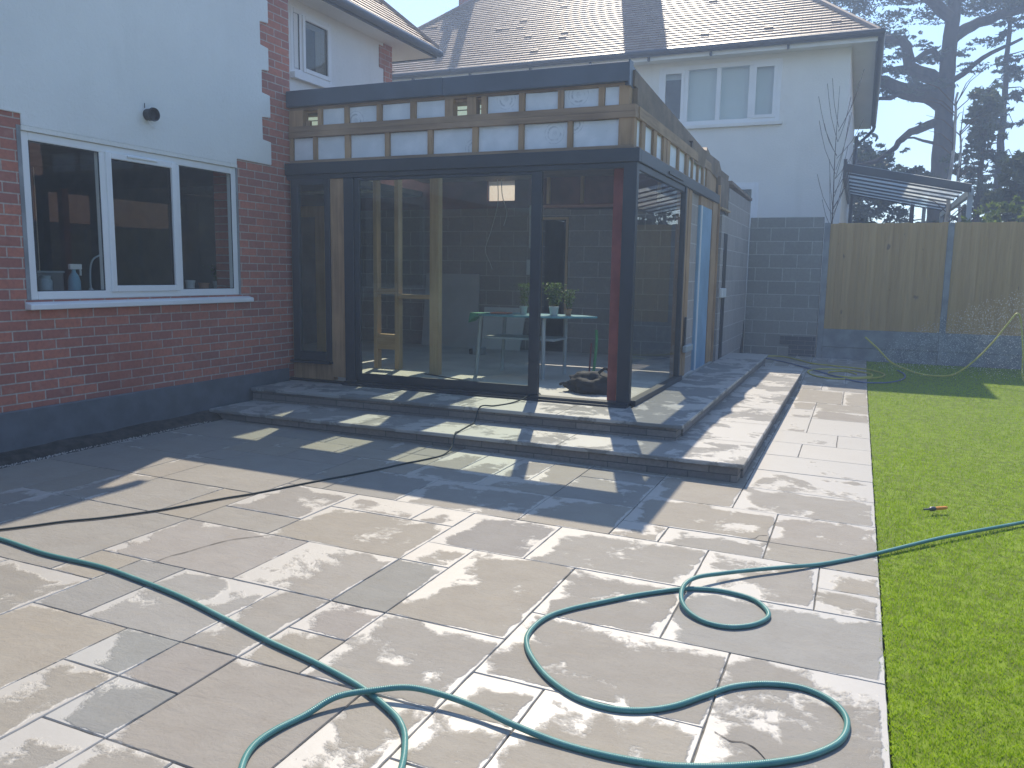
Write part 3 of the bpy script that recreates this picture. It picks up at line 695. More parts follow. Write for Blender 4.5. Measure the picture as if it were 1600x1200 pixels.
def leaf_mesh(name, c, size, mat, rs, flat=0.0, tone=None, aspect=1.0, parent=None):
    n = len(c); d = rs.normal(0, 1, (n, 3)); d[:, 2] *= (1 - flat); d /= np.linalg.norm(d, axis=1)[:, None] + 1e-9
    e = rs.normal(0, 1, (n, 3)); e[:, 2] *= (1 - flat); e -= d * (d * e).sum(1)[:, None]; e /= np.linalg.norm(e, axis=1)[:, None] + 1e-9
    s_ = size * rs.uniform(.6, 1.4, (n, 1)); v = np.zeros((n, 2, 3, 3))
    a = c - d * s_ * aspect; b = c + d * s_ * aspect; l = c + e * s_ * .45; r_ = c - e * s_ * .45
    v[:, 0, 0] = a; v[:, 0, 1] = l; v[:, 0, 2] = b; v[:, 1, 0] = a; v[:, 1, 1] = b; v[:, 1, 2] = r_
    if tone is None: tone = rs.uniform(0, 1, n)
    return tri_mesh(name, v.reshape(-1, 3), np.repeat(tone, 6).astype(np.float32), mat, parent)
pot('white pot behind the right kitchen pane, next to the window mullion', 'plant pot', -5.93, 5.955, zs, .045, .11, M['pot'])
pot('terracotta pot in the middle behind the right kitchen pane', 'plant pot', -5.93, 6.13, zs, .05, .085, M['terracotta'])
pot('pale pot with a small dark plant behind the right kitchen pane', 'plant pot', -5.93, 6.32, zs, .047, .10, M['pot'], 140, seed=3, ph=.16)
tp = thing('kitchen_tap', 'curved chrome kitchen tap behind the left kitchen pane', 'tap', (-5.95, 4.88, zs))
mb = MB(); mb.tube(smooth_path([(-5.95, 4.87, zs), (-5.95, 4.87, zs + .18), (-5.95, 4.90, zs + .28), (-5.95, 4.97, zs + .32), (-5.95, 5.03, zs + .32)], .01), .008, 8); mb.build('spout', M['grey_paint'], tp, smooth=True)
mb = MB(); mb.lathe([(.02, 0), (.022, .03), (.012, .05)], (-5.95, 4.87, zs), 14); mb.build('base', M['grey_paint'], tp)
jar = MB(); jar.lathe([(.0, 0), (.05, 0), (.052, .11), (.04, .125), (.042, .15), (.0, .15)], (-5.93, 4.44, zs), 18); tag(jar.build('storage_jar', M['grey_paint'], smooth=True), 'grey lidded jar at the left end of the kitchen window', 'jar')
bl = thing('kitchen_board', 'pale rack leaning behind the left kitchen pane beside the jar', 'rack', (-6.0, 4.55, zs))
mb = MB(); mb.box(-6.1, -6.08, 4.40, 4.72, zs, zs + .17); mb.build('panel', M['dark_room'], bl); mb = MB(); mb.box(-6.105, -6.075, 4.39, 4.73, zs + .171, zs + .187); mb.build('rail', M['grey_paint'], bl)

# ================================================================ EXTENSION
ext = thing('garden_extension', 'half-built timber and glass garden extension with flat roof and foil insulation', 'extension', (-3.7, 9, 0))
YF = 6.95; XE = -1.80; XL = -5.54; FZ = .283; YB = 11.4
mb = MB(); mb.box(-8.0, XE - .02, YF - .02, YB, .0, FZ); mb.build('floor', M['floor'], ext)
# block walls
DX0, DX1 = -4.40, -4.03     # dark doorway in back wall
mb = MB(); mb.box(-8.0, DX0, YB, YB + .1, 0, 2.42); mb.box(DX1, XE - .11, YB, YB + .1, 0, 2.38); mb.box(DX0, DX1, YB, YB + .1, 2.24, 2.4); mb.build('block_wall', M['block_in'], ext)
mb = MB(); mb.box(XE - .10, XE, 12.02, 14.45, .0, 2.70); mb.box(XE - .10, XE, 11.5, 12.02, .0, 2.30); mb.build('block_wall', M['block_x'], ext)
mb = MB(); mb.prism([(14.20, .30), (14.27, .42), (14.33, .42), (14.36, .62), (14.46, .70), (14.46, .0), (14.1, .0), (14.1, .22)], 0, XE - .02, XE + .006); mb.build('mortar_stain', M['dpm'], ext)
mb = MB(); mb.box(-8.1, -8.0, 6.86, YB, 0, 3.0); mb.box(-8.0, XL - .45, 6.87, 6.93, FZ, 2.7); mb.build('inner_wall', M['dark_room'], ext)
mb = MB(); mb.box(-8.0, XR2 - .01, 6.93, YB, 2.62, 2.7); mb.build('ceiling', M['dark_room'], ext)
# dark store room beyond the doorway
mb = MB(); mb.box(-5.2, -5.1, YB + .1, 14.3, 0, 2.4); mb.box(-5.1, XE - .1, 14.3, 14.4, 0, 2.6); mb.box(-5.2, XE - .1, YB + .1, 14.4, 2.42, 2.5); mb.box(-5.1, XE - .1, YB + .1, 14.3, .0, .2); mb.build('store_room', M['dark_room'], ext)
dfm = MB(); dfm.box(DX0 - .035, DX0, YB - .03, YB - .001, FZ, 2.275); dfm.box(DX1, DX1 + .035, YB - .03, YB - .001, FZ, 2.275); dfm.box(DX0, DX1, YB - .03, YB - .001, 2.24, 2.275); dfm.build('door_lining', M['wood_pale'], ext)
# structural steel and rear upstand
mb = MB(); mb.box(-4.6, XE - .12, YB - .10, YB - .02, 2.45, 2.97); mb.build('rear_beam', M['steel_dark'], ext)
for xs in (-4.30, -3.78, -3.22, -2.66): 
    mb = MB(); mb.box(xs, xs + .045, YB - .15, YB - .101, 2.46, 2.90); mb.build('noggin', M['wood_pale'], ext)
mb = MB(); mb.box(-8.0, -5.33, YB, YB + .1, 2.42, 3.0); mb.box(-4.87, -4.6, YB, YB + .1, 2.42, 3.0); mb.box(-5.33, -4.87, YB, YB + .1, 2.42, 2.53); mb.build('rear_upstand', M['steel_dark'], ext)
mb = MB(); mb.quad((-5.33, YB + .05, 2.53), (-4.87, YB + .05, 2.53), (-4.87, YB + .05, 2.93), (-5.33, YB + .05, 2.93)); mb.build('dust_sheet', M['sheet'], ext)
mb = MB(); mb.box(-2.07, -1.985, 7.08, 7.17, FZ, 2.53); mb.build('steel_post', M['steel_red'], ext, bevel=.003)
# roof: slab with three rooflight openings
def zr(y): return 3.205 - .055 * (y - YF)
HY = 7.30
HOLES = [(-6.10, -5.30, HY, 10.4), (-4.88, -4.46, HY, 10.4), (-4.06, -2.12, HY, 10.4)]
mb = MB()
def slab(x0, x1, y0, y1):
    a, b = zr(y0), zr(y1); t = .13
    mb.hexa([(x0, y0, a - t), (x1, y0, a - t), (x1, y1, b - t), (x0, y1, b - t), (x0, y0, a), (x1, y0, a), (x1, y1, b), (x0, y1, b)])
slab(-6.44, -1.90, 7.05, HY); slab(-6.44, -1.90, 10.4, YB + .1)
xs = -6.44
for h in HOLES + [(-1.90, None, 0, 0)]:
    slab(xs, h[0], HY, 10.4); xs = h[1]
mb.build('flat_roof', M['felt'], ext)
for h in HOLES:
    g = MB(); g.hexa([(h[0], h[2], zr(h[2]) + .02), (h[1], h[2], zr(h[2]) + .02), (h[1], h[3], zr(h[3]) + .02), (h[0], h[3], zr(h[3]) + .02)] * 1 + [(h[0], h[2], zr(h[2]) + .021), (h[1], h[2], zr(h[2]) + .021), (h[1], h[3], zr(h[3]) + .021), (h[0], h[3], zr(h[3]) + .021)]) if False else g.quad((h[0], h[2], zr(h[2]) + .02), (h[1], h[2], zr(h[2]) + .02), (h[1], h[3], zr(h[3]) + .02), (h[0], h[3], zr(h[3]) + .02))
    k = MB(); e = .03
    for (a, b, c, d) in ((h[0] - e, h[0], h[2] - e, h[3] + e), (h[1], h[1] + e, h[2] - e, h[3] + e), (h[0], h[1], h[2] - e, h[2]), (h[0], h[1], h[3], h[3] + e)):
        k.hexa([(a, c, zr(c)), (b, c, zr(c)), (b, d, zr(d)), (a, d, zr(d)), (a, c, zr(c) + .025), (b, c, zr(c) + .025), (b, d, zr(d) + .025), (a, d, zr(d) + .025)])
    ro = k.build('rooflight', M['alu'], ext); g.build('pane', M['glass_sky'], ro)
# front fascia: folded dark trim, joint in the middle
mb = MB(); mb.box(XL, -3.73, YF + .0, YF + .14, 3.095, 3.255); mb.build('fascia', M['fascia'], ext, bevel=.004)
mb = MB(); mb.box(-3.726, -1.93, YF + .0, YF + .14, 3.09, 3.252); mb.build('fascia', M['fascia'], ext, bevel=.004)
mb = MB(); mb.hexa([(-2.05, YF + .14, 3.07), (-1.925, YF - .004, 3.06), (-1.90, 9.46, 2.935), (-2.05, 9.46, 2.935), (-2.05, YF + .14, 3.23), (-1.925, YF - .004, 3.248), (-1.90, 9.46, 2.99), (-2.05, 9.46, 2.99)]); mb.build('fascia', M['fascia'], ext)
mb = MB(); mb.box(-1.931, -1.918, YF - .012, YF + .10, 3.055, 3.262); mb.build('corner_trim', M['fascia'], ext)
# ---- upper timber frame, front
FY = 6.99
mb = MB(); mb.box(XL, -1.876, FY, FY + .10, 2.53, 2.566); mb.build('bottom_plate', M['wood_x'], ext)
mb = MB(); mb.box(XL, -1.866, FY - .012, FY + .10, 2.795, 2.846); mb.build('mid_rail', M['wood_x'], ext)
mb = MB(); mb.box(XL, -1.870, FY - .006, FY + .10, 2.849, 2.905); mb.build('mid_rail', M['wood_x'], ext)
mb = MB(); mb.box(XL, -1.93, FY + .012, FY + .10, 3.066, 3.10); mb.build('top_plate', M['wood_x'], ext)
low = [(-5.54, -5.50), (-5.244, -5.199), (-4.856, -4.797), (-4.386, -4.336), (-3.907, -3.855), (-3.431, -3.375), (-2.961, -2.91), (-2.488, -2.44), (-2.017, -1.876)]
for a, b in low:
    mb = MB(); mb.box(a, b, FY + .002, FY + .095, 2.567, 2.794); mb.build('stud', M['wood'], ext)
upp = [(-5.54, -5.364), (-5.181, -5.134), (-4.859, -4.809), (-4.48, -4.424), (-4.1, -4.041), (-3.722, -3.633), (-3.487, -3.396), (-3.34, -3.287), (-2.962, -2.909), (-2.585, -2.533), (-2.207, -2.156), (-2.022, -1.93)]
for a, b in upp:
    mb = MB(); mb.box(a, b, FY + .004, FY + .095, 2.906, 3.065); mb.build('stud', M['wood'], ext)
for q in ((-5.364, -5.181, 3.045, 3.064), (-5.364, -5.31, 2.907, 2.97), (-3.633, -3.487, 3.043, 3.064), (-3.396, -3.34, 3.046, 3.064)):
    mb = MB(); mb.box(q[0], q[1], FY + .05, FY + .08, q[2], q[3]); mb.build('packer', M['wood'], ext)
def foil(name, axis, a, b, z0, z1, d, ring):
    """one insulation board; ring = centre of its printed emblem (along, up)"""
    mb = MB(); e = .006
    p = [(a + rnd.uniform(0, e), z0 + rnd.uniform(-.001, .004)), ((a + b) / 2, z0 + rnd.uniform(0, .008)), (b - rnd.uniform(0, e), z0 + rnd.uniform(-.001, .004)), (b - rnd.uniform(0, e), z1 - rnd.uniform(.0, .006)), ((a + b) / 2, z1 - rnd.uniform(0, .008)), (a + rnd.uniform(0, e), z1 - rnd.uniform(0, .006))]
    if axis == 1: mb.prism(p, 1, d, d + .05)
    else: mb.prism(p, 0, d - .05, d)
    o = mb.build(name, M['foil'], ext)
    me = o.data; uv = me.uv_layers.new(name='print_uv')
    for l in me.loops:
        c = me.vertices[l.vertex_index].co; al = c.x if axis == 1 else c.y
        uv.data[l.index].uv = (al - ring[0], c.z - ring[1])
    return o
far = (99, 99)
rings_low = [far, far, far, far, (-3.42, 2.6), far, (-2.62, 2.70), (-2.44, 2.78)]
for i in range(len(low) - 1):
    a, b = low[i][1], low[i + 1][0]
    foil('insulation_panel', 1, a, b, 2.566, 2.795, FY + .03, rings_low[i])
rings_up = [None, far, (-4.74, 2.93), far, far, None, None, (-3.10, 3.03), far, (-2.40, 3.02), far]
for i in range(len(upp) - 1):
    if rings_up[i] is None: continue
    foil('insulation_panel', 1, upp[i][1], upp[i + 1][0], 2.906, 3.066, FY + .03, rings_up[i])
for q in ((-5.62, -5.36), (-3.82, -3.40)):  # added sheets and bars, sunlit from behind to brighten the clerestory gaps
    mb = MB(); mb.quad((q[0], 7.27, 2.95), (q[1], 7.27, 2.95), (q[1], 7.32, 3.12), (q[0], 7.32, 3.12)); mb.build('gap_glow_sheet', M['gap_glow'], ext)
    mb = MB(); mb.box(q[0], q[1], 7.25, 7.265, 3.005, 3.012); mb.build('glow_sheet_bar', M['alu'], ext)
# ---- upper timber frame, right side
SX = -1.862
def slope(z, y): return z - .012 * (y - 7.0)
def side(name, y0, y1, z0, z1, x0, x1, mat, sl=.012):
    mb = MB(); f = lambda z, y: z - sl * (y - 7.0)
    mb.hexa([(x0, y0, f(z0, y0)), (x1, y0, f(z0, y0)), (x1, y1, f(z0, y1)), (x0, y1, f(z0, y1)), (x0, y0, f(z1, y0)), (x1, y0, f(z1, y0)), (x1, y1, f(z1, y1)), (x0, y1, f(z1, y1))]); return mb.build(name, mat, ext)
side('bottom_plate', 7.09, 11.25, 2.53, 2.562, -1.95, SX, M['wood_y'], 0)
side('mid_rail', 7.09, 11.25, 2.80, 2.90, -1.95, SX + .006, M['wood_y'], .004)
side('membrane', 7.09, 9.5, 2.902, 3.06, -1.955, SX - .02, M['felt'], .045)
side('membrane', 9.5, 11.35, 2.89, 2.985, -1.955, SX - .008, M['felt'], .012)
sst = [(7.22, 7.345), (7.665, 7.795), (8.085, 8.20), (8.23, 8.38), (8.785, 8.845), (9.225, 9.365), (9.60, 9.64), (9.93, 9.99), (10.26, 10.35), (10.54, 11.25)]
for a, b in sst:
    mb = MB(); mb.box(-1.95, SX - .003, a, b, 2.563, 2.80); mb.build('stud', M['wood'], ext)
prev = 7.09
for a, b in sst:
    if a - prev > .1: foil('insulation_panel', 0, prev, a, 2.563, 2.798, SX - .028, far)
    prev = b
# crumpled membrane flap at the back of the roof edge
mb = MB(); prof = [(9.47, 2.97), (9.8, 2.955), (10.15, 2.95), (10.35, 2.985), (10.55, 3.055), (10.7, 2.985), (11.1, 2.95), (11.6, 2.90), (12.0, 2.86), (12.1, 2.80)]
for i in range(len(prof) - 1):
    (y0, z0), (y1, z1) = prof[i], prof[i + 1]
    o0 = .02 * math.sin(y0 * 7); o1 = .02 * math.sin(y1 * 7)
    mb.quad((SX + .004 + o0, y0, z0 - .20), (SX + .004 + o1, y1, z1 - .20), (SX + .02 + o1 * 2, y1, z1), (SX + .02 + o0 * 2, y0, z0))
    mb.quad((SX + .02 + o0 * 2, y0, z0), (SX + .02 + o1 * 2, y1, z1), (-2.2, y1, z1 + .01), (-2.2, y0, z0 + .01))
mb.build('membrane_flap', M['felt'], ext)
# ---- aluminium frames
mb = MB(); mb.box(XL, XE + .0, YF - .045, YF + .035, 2.412, 2.527); mb.box(XL, XE - .04, YF - .02, YF + .03, 2.365, 2.412); mb.build('head_frame', M['alu'], ext, bevel=.004)
mb = MB(); mb.box(XE - .08, XE, YF + .035, 11.22, 2.412, 2.522); mb.box(XE - .07, XE - .02, YF + .036, 9.02, 2.35, 2.412); mb.build('head_frame', M['alu'], ext, bevel=.004)
mb = MB(); mb.box(XE + .001, XE + .016, 8.05, 8.75, 2.44, 2.462); mb.build('vent_slot', M['alu'], ext)
mb = MB(); mb.box(XE - .138, XE - .020, YF - .03, YF + .05, FZ, 2.412); mb.build('corner_post', M['alu'], ext, bevel=.004)
mb = MB(); mb.box(-4.83, XE - .02, YF - .06, YF + .06, T2 + .001, .315); mb.box(-4.83, XE - .02, YF - .10, YF - .06, T2 + .001, .292); mb.build('threshold', M['alu'], ext, bevel=.003)
mb = MB(); mb.box(XE - .06, XE + .02, YF + .06, 9.1, T2 + .001, .325); mb.build('threshold', M['alu'], ext, bevel=.003)
# fixed jamb + sliding leaf (open by one leaf width at right)
mb = MB(); mb.box(-4.83, -4.715, YF - .03, YF + .035, .315, 2.365); mb.build('door_jamb', M['alu'], ext, bevel=.003)
leaf = MB(); leaf.box(-4.714, -4.66, YF - .008, YF + .028, .317, 2.362); leaf.box(-2.80, -2.70, YF - .012, YF + .032, .317, 2.362); leaf.box(-4.66, -2.80, YF - .008, YF + .028, .317, .40); leaf.box(-4.66, -2.80, YF - .008, YF + .028, 2.335, 2.362)
dl = leaf.build('sliding_door', M['alu'], ext, bevel=.003)
mb = MB(); mb.quad((-4.66, YF + .01, .40), (-2.80, YF + .01, .40), (-2.80, YF + .01, 2.335), (-4.66, YF + .01, 2.335)); mb.build('pane', M['glass_green'], dl)
mb = MB(); mb.box(-2.71, -2.695, YF - .03, YF - .013, 1.05, 1.45); mb.build('handle', M['alu'], dl)
# narrow fixed window beside the house
nw = MB(); NWX = (-5.43, -5.03)
nw.box(NWX[0] - .06, NWX[0] + .03, YF - .02, YF + .03, .50, 2.365); nw.box(NWX[1] - .045, NWX[1] + .02, YF - .02, YF + .03, .50, 2.365); nw.box(NWX[0] + .03, NWX[1] - .045, YF - .02, YF + .03, .50, .595); nw.box(NWX[0] + .03, NWX[1] - .045, YF - .02, YF + .03, 2.31, 2.365)
no = nw.build('narrow_window', M['alu'], ext, bevel=.003)
mb = MB(); mb.quad((NWX[0] + .03, YF + .005, .595), (NWX[1] - .045, YF + .005, .595), (NWX[1] - .045, YF + .005, 2.31), (NWX[0] + .03, YF + .005, 2.31)); mb.build('pane', M['glass_green'], no)
mb = MB(); mb.box(NWX[0] - .07, NWX[1] + .03, YF - .07, YF + .02, .475, .498); mb.build('sill', M['alu'], no)
mb = MB(); mb.box(-5.54, -5.49, YF + .04, YF + .10, FZ, 2.41); mb.build('timber_post', M['wood'], ext)
mb = MB(); mb.box(-5.01, -4.832, YF + .0, YF + .10, .34, 2.41); mb.build('timber_post', M['wood'], ext)
mb = MB(); mb.box(-5.49, -5.011, YF + .012, YF + .09, .30, .474); mb.build('timber_panel', M['wood'], ext)
mb = MB(); mb.box(-5.54, -4.831, YF - .03, YF + .02, T2 + .002, .30); mb.build('damp_strip', M['dpm'], ext)
# right-hand fixed glass and the unfinished bay behind it
mb = MB(); mb.quad((XE - .035, YF + .08, .325), (XE - .035, 8.99, .325), (XE - .035, 8.99, 2.35), (XE - .035, YF + .08, 2.35)); mb.build('side_pane', M['glass'], ext)
mb = MB(); mb.box(XE - .06, XE - .005, 8.99, 9.05, .325, 2.412); mb.build('side_frame', M['alu'], ext, bevel=.003)
for a, b, m in ((9.06, 9.20, 'wood'), (9.24, 9.42, 'wood'), (10.84, 11.21, 'wood')):
    mb = MB(); mb.box(XE - .12, XE - .02, a, b, FZ + .01, 2.41); mb.build('timber_post', M[m], ext)
mb = MB(); mb.box(XE - .16, XE - .06, 9.43, 10.02, FZ, 2.41); mb.build('block_pier', M['block_x'], ext)
mb = MB(); mb.box(XE - .12, XE - .03, 10.03, 10.83, FZ, 2.30); mb.build('insulation_panel', M['blue_foil'], ext)
mb = MB(); mb.box(XE - .03, XE - .02, 10.06, 10.12, FZ, 2.30); mb.build('edge_strip', M['upvc'], ext)
mb = MB(); mb.box(XE - .08, XE - .03, 10.03, 10.83, 2.302, 2.41); mb.build('lintel', M['wood'], ext)
mb = MB(); mb.box(XE - .03, XE + .004, 11.23, 11.27, FZ, 2.66); mb.build('batten', M['wood'], ext)
mb = MB(); mb.box(XE - .10, XE - .03, 11.28, 11.9, .0, 2.36); mb.box(XE - .03, XE + .008, 11.75, 12.03, .25, 2.05); mb.build('damp_strip', M['dpm'], ext)
mb = MB(); mb.box(XE - .07, XE - .01, 11.27, 12.03, 2.38, 2.78); mb.build('packer', M['felt'], ext)
mb = MB(); mb.box(XE - .02, XE + .03, 11.27, 12.05, 2.352, 2.375); mb.build('packer', M['wood_pale'], ext)
mb = MB(); mb.box(XE + .0, XE + .05, 11.55, 11.9, 1.15, 1.28); mb.build('junction_box', M['upvc'], ext, bevel=.01)
mb = MB(); mb.box(XE + .0, XE + .05, 9.12, 9.5, .58, .66); mb.build('junction_box', M['grey_paint'], ext, bevel=.01)
mb = MB(); mb.box(XE - .005, XE + .003, 9.22, 9.30, .62, .98); mb.build('cable_clip', M['black'], ext)
mb = MB(); mb.hexa([(-2.3, 12.03, 2.78), (XE + .03, 12.03, 2.76), (XE + .03, 14.4, 2.72), (-2.3, 14.4, 2.74), (-2.3, 12.03, 2.82), (XE + .03, 12.03, 2.80), (XE + .03, 14.4, 2.76), (-2.3, 14.4, 2.78)]); mb.build('roof_edge', M['felt'], ext)
# stud partition and joists inside
for a, b, y in ((-5.31, -5.26, 8.2), (-5.02, -4.965, 8.2), (-4.44, -4.33, 8.0)):
    mb = MB(); mb.box(a, b, y, y + .09, FZ, 2.9); mb.build('partition_stud', M['wood_pale'], ext)
mb = MB(); mb.box(-5.26, -5.02, 8.21, 8.28, 1.175, 1.24); mb.box(-4.965, -4.44, 8.21, 8.28, 1.13, 1.18); mb.box(-5.26, -5.02, 8.21, 8.28, .52, .70); mb.build('noggin', M['wood_pale_x'], ext)
mb = MB(); mb.box(-6.44, -6.30, 8.6, 8.7, FZ, 2.12); mb.box(-6.75, -6.15, 8.6, 8.7, 2.121, 2.25); mb.build('timber_post', M['wood_pale'], ext)
for y in (8.3, 9.0, 9.7):
    mb = MB(); mb.box(-4.12, -2.2, y, y + .045, zr(y) - .28, zr(y) - .131) if False else mb.box(-6.4, -5.52, y, y + .045, zr(y) - .28, zr(y) - .132); mb.build('joist', M['wood_x'], ext)

# ---- loose things inside the extension
tb = thing('work_table', 'oval table with thin teal top, pale grey legs and a lower shelf inside the extension', 'table', (-3.4, 8.55, FZ))
zt = .985
def table_top():
    pts = []
    for i in range(48):
        t = 2 * math.pi * i / 48; x = math.cos(t) * .70; y = math.sin(t) * .33
        if x > .35: y *= max(.06, 1 - ((x - .35) / .36) ** 1.4)
        pts.append((-3.36 + x * 1.02, 8.52 + y + x * .10))
    return pts
mb = MB(); mb.prism(table_top(), 2, zt - .022, zt); mb.build('table_top', M['teal_top'], tb, bevel=.004)
for (x, y, bx) in ((-3.97, 8.36, -.05), (-3.17, 8.30, 0), (-3.86, 8.80, -.03), (-3.10, 8.82, 0)):
    mb = MB(); mb.tube(smooth_path([(x + bx, y, FZ), (x + bx * .6, y, FZ + .25), (x, y, zt - .06), (x + .02, y, zt - .023)], .08), [.024] * 99 if False else .022, 10); mb.build('leg', M['grey_paint'], tb, smooth=True)
mb = MB(); mb.box(-3.93, -3.06, 8.36, 8.78, .70, .725); mb.build('shelf', M['grey_paint'], tb, bevel=.004)
pot('white pot with bushy green herbs on the right half of the teal table', 'plant pot', -3.13, 8.5, zt, .055, .10, M['pot'], 700, seed=5, ph=.26)
pot('pale pot with sparse tall herbs on the teal table behind the door stile', 'plant pot', -3.50, 8.5, zt, .045, .09, M['pot'], 260, seed=6, ph=.26)
pot('small herb pot just right of the bushy one on the teal table', 'plant pot', -2.98, 8.56, zt, .04, .07, M['terracotta'], 260, seed=9, ph=.22)
def cloth(name, label, mat, pts, th=.01):
    mb = MB(); mb.prism(pts, 1, 8.33, 8.33 + th); return tag(mb.build(name, mat), label, 'cloth')
mbc = MB(); mbc.hexa([(-4.10, 8.30, zt - .11), (-4.04, 8.30, zt - .05), (-4.0, 8.46, zt - .04), (-4.09, 8.46, zt - .10), (-4.08, 8.30, zt + .003), (-3.86, 8.28, zt + .004), (-3.84, 8.48, zt + .004), (-4.07, 8.48, zt + .003)])
tag(mbc.build('folded_cloth', simple('green_cloth', (.03, .24, .14), .8, .1)), 'green cloth hanging over the left end of the teal table', 'cloth')
mbc = MB(); mbc.box(-3.83, -3.62, 8.30, 8.48, zt + .002, zt + .018); tag(mbc.build('folded_cloth', simple('coral_cloth', (.5, .17, .09), .8, .1), bevel=.006), 'folded orange cloth lying on the left half of the teal table', 'cloth')
sg = thing('garden_stake', 'green and red sticks standing near the back block wall inside the extension', 'sticks', (-2.80, 9.05, FZ))
mb = MB(); mb.tube(smooth_path([(-2.82, 9.05, FZ), (-2.80, 9.05, FZ + .2), (-2.79, 9.05, FZ + .42), (-2.80, 9.05, FZ + .52)], .05), .018, 8); mb.build('green_stick', simple('bright_green', (.08, .34, .12), .5, .1), sg, smooth=True)
mb = MB(); mb.tube([(-2.87, 9.05, FZ), (-2.855, 9.06, FZ + .36)], .011, 8); mb.build('red_stick', simple('dark_red', (.24, .05, .05), .5, .1), sg, smooth=True)
mbp = MB(); mbp.hexa([(-6.05, 11.20, FZ), (-4.72, 11.20, FZ), (-4.72, 11.24, FZ), (-6.05, 11.24, FZ), (-6.05, 11.33, 1.40), (-5.43, 11.33, 1.40), (-5.43, 11.37, 1.40), (-6.05, 11.37, 1.40)])
mbp = MB(); mbp.hexa([(-6.35, 11.18, FZ), (-5.36, 11.18, FZ), (-5.36, 11.21, FZ), (-6.35, 11.21, FZ), (-6.35, 11.34, 1.42), (-5.42, 11.34, 1.42), (-5.42, 11.37, 1.42), (-6.35, 11.37, 1.42)])
tag(mbp.build('plasterboard_sheet', M['plaster']), 'tall grey board leaning against the back wall of the extension', 'board')
mbp = MB(); mbp.hexa([(-5.30, 11.18, FZ), (-4.66, 11.18, FZ), (-4.66, 11.21, FZ), (-5.30, 11.21, FZ), (-5.32, 11.33, .92), (-4.62, 11.33, .92), (-4.62, 11.36, .92), (-5.32, 11.36, .92)])
tag(mbp.build('white_board', M['whiteboard']), 'white board leaning on the back wall behind the table legs', 'board')
bx = thing('mains_box', 'small grey and black junction box on the extension floor by the white board', 'box', (-4.9, 10.35, FZ))
mb = MB(); mb.box(-5.02, -4.86, 10.3, 10.42, FZ, FZ + .11); mb.build('body', M['grey_paint'], bx, bevel=.01); mb = MB(); mb.box(-5.08, -5.02, 10.31, 10.41, FZ, FZ + .08); mb.build('cap', M['black'], bx, bevel=.01)
wl = thing('hanging_cable', 'two pale cables hanging loose on the inner back wall', 'cable', (-4.9, 11.3, 2.3))
mb = MB(); mb.tube(smooth_path([(-5.12, 11.3, 2.9), (-5.10, 11.3, 2.5), (-5.2, 11.3, 2.1), (-5.3, 11.3, 1.8), (-5.22, 11.3, 1.6), (-5.18, 11.3, 1.5)], .05), .006, 6); mb.build('cable', M['upvc'], wl)
mb = MB(); mb.tube(smooth_path([(-5.05, 11.3, 2.9), (-5.03, 11.3, 2.6), (-4.95, 11.3, 2.35), (-5.0, 11.3, 2.15)], .05), .006, 6); mb.build('cable', M['upvc'], wl)
mb = MB(); mb.box(-4.60, -4.50, 11.33, 11.395, 1.82, 2.45); tag(mb.build('wall_trunking', M['whiteboard'], bevel=.004), 'tall pale conduit fixed to the back wall left of the doorway', 'conduit')
mb = MB(); mb.box(-4.63, -4.49, 11.32, 11.395, 1.42, 1.65); tag(mb.build('consumer_unit', M['whiteboard'], bevel=.006), 'small pale switch box below the conduit left of the doorway', 'switch box')
# black bag
def blob_bag():
    bm = bmesh.new(); bmesh.ops.create_icosphere(bm, subdivisions=4, radius=1)
    rs = np.random.RandomState(2)
    from mathutils import noise as mn
    for v in bm.verts:
        p = v.co.copy(); n = mn.noise(p * 2.1 + Vector((3, 1, 2))) * .35 + mn.noise(p * 5.0) * .14
        s_ = 1 + n; x = p.x * .27 * s_; y = p.y * .19 * s_; z = max(0.0, (p.z * .13 * s_ + .075))
        v.co = (x, y, z)
    me = bpy.data.meshes.new('bag'); bm.to_mesh(me); bm.free()
    for p in me.polygons: p.use_smooth = True
    me.materials.append(M['bag']); o = bpy.data.objects.new('body', me); COL.objects.link(o); o.location = (-2.36, 7.60, FZ); return o
bg = thing('holdall_bag', 'slumped black canvas bag on the extension floor beside the red steel post', 'bag', (-2.36, 7.60, FZ))
b_ = blob_bag(); adopt(b_, bg)
for pts in ([(-2.56, 7.52, FZ + .06), (-2.64, 7.50, FZ + .09), (-2.68, 7.49, FZ + .07)], [(-2.32, 7.6, FZ + .19), (-2.24, 7.58, FZ + .25), (-2.19, 7.57, FZ + .22), (-2.17, 7.57, FZ + .12)]):
    mb = MB(); mb.tube(smooth_path(pts, .02), .014, 6); mb.build('strap', M['bag'], bg, smooth=True)

# ================================================================ BACK BOUNDARY
gw = thing('garden_wall', 'grey concrete block wall between the extension and the timber fence', 'wall', (-1.2, 14.65, 0))
mb = MB(); mb.box(XE + .0, -.612, 14.58, 14.70, -.05, 2.455); mb.build('blockwork', M['block_y'], gw, bevel=.004)
mb = MB(); mb.box(-1.05, -.625, 14.572, 14.60, .02, .45); mb.box(-1.33, -1.05, 14.572, 14.60, .45, .56) if False else mb.box(-1.20, -1.05, 14.572, 14.60, .30, .45); mb.build('dark_brick_patch', M['engineering'], gw)
FYP = 14.62
posts = [-.555, 1.272, 3.10, 4.93, 6.76, 8.59]
fence = thing('timber_fence', 'brown featheredge timber fence with concrete posts and gravel boards beyond the lawn', 'fence', (3, FYP, 0))
for i, px in enumerate(posts):
    mb = MB(); mb.box(px - .045, px + .045, FYP - .055, FYP + .055, -.05, 2.345 if i else 2.36); mb.build('post', M['concrete'], fence, bevel=.008)
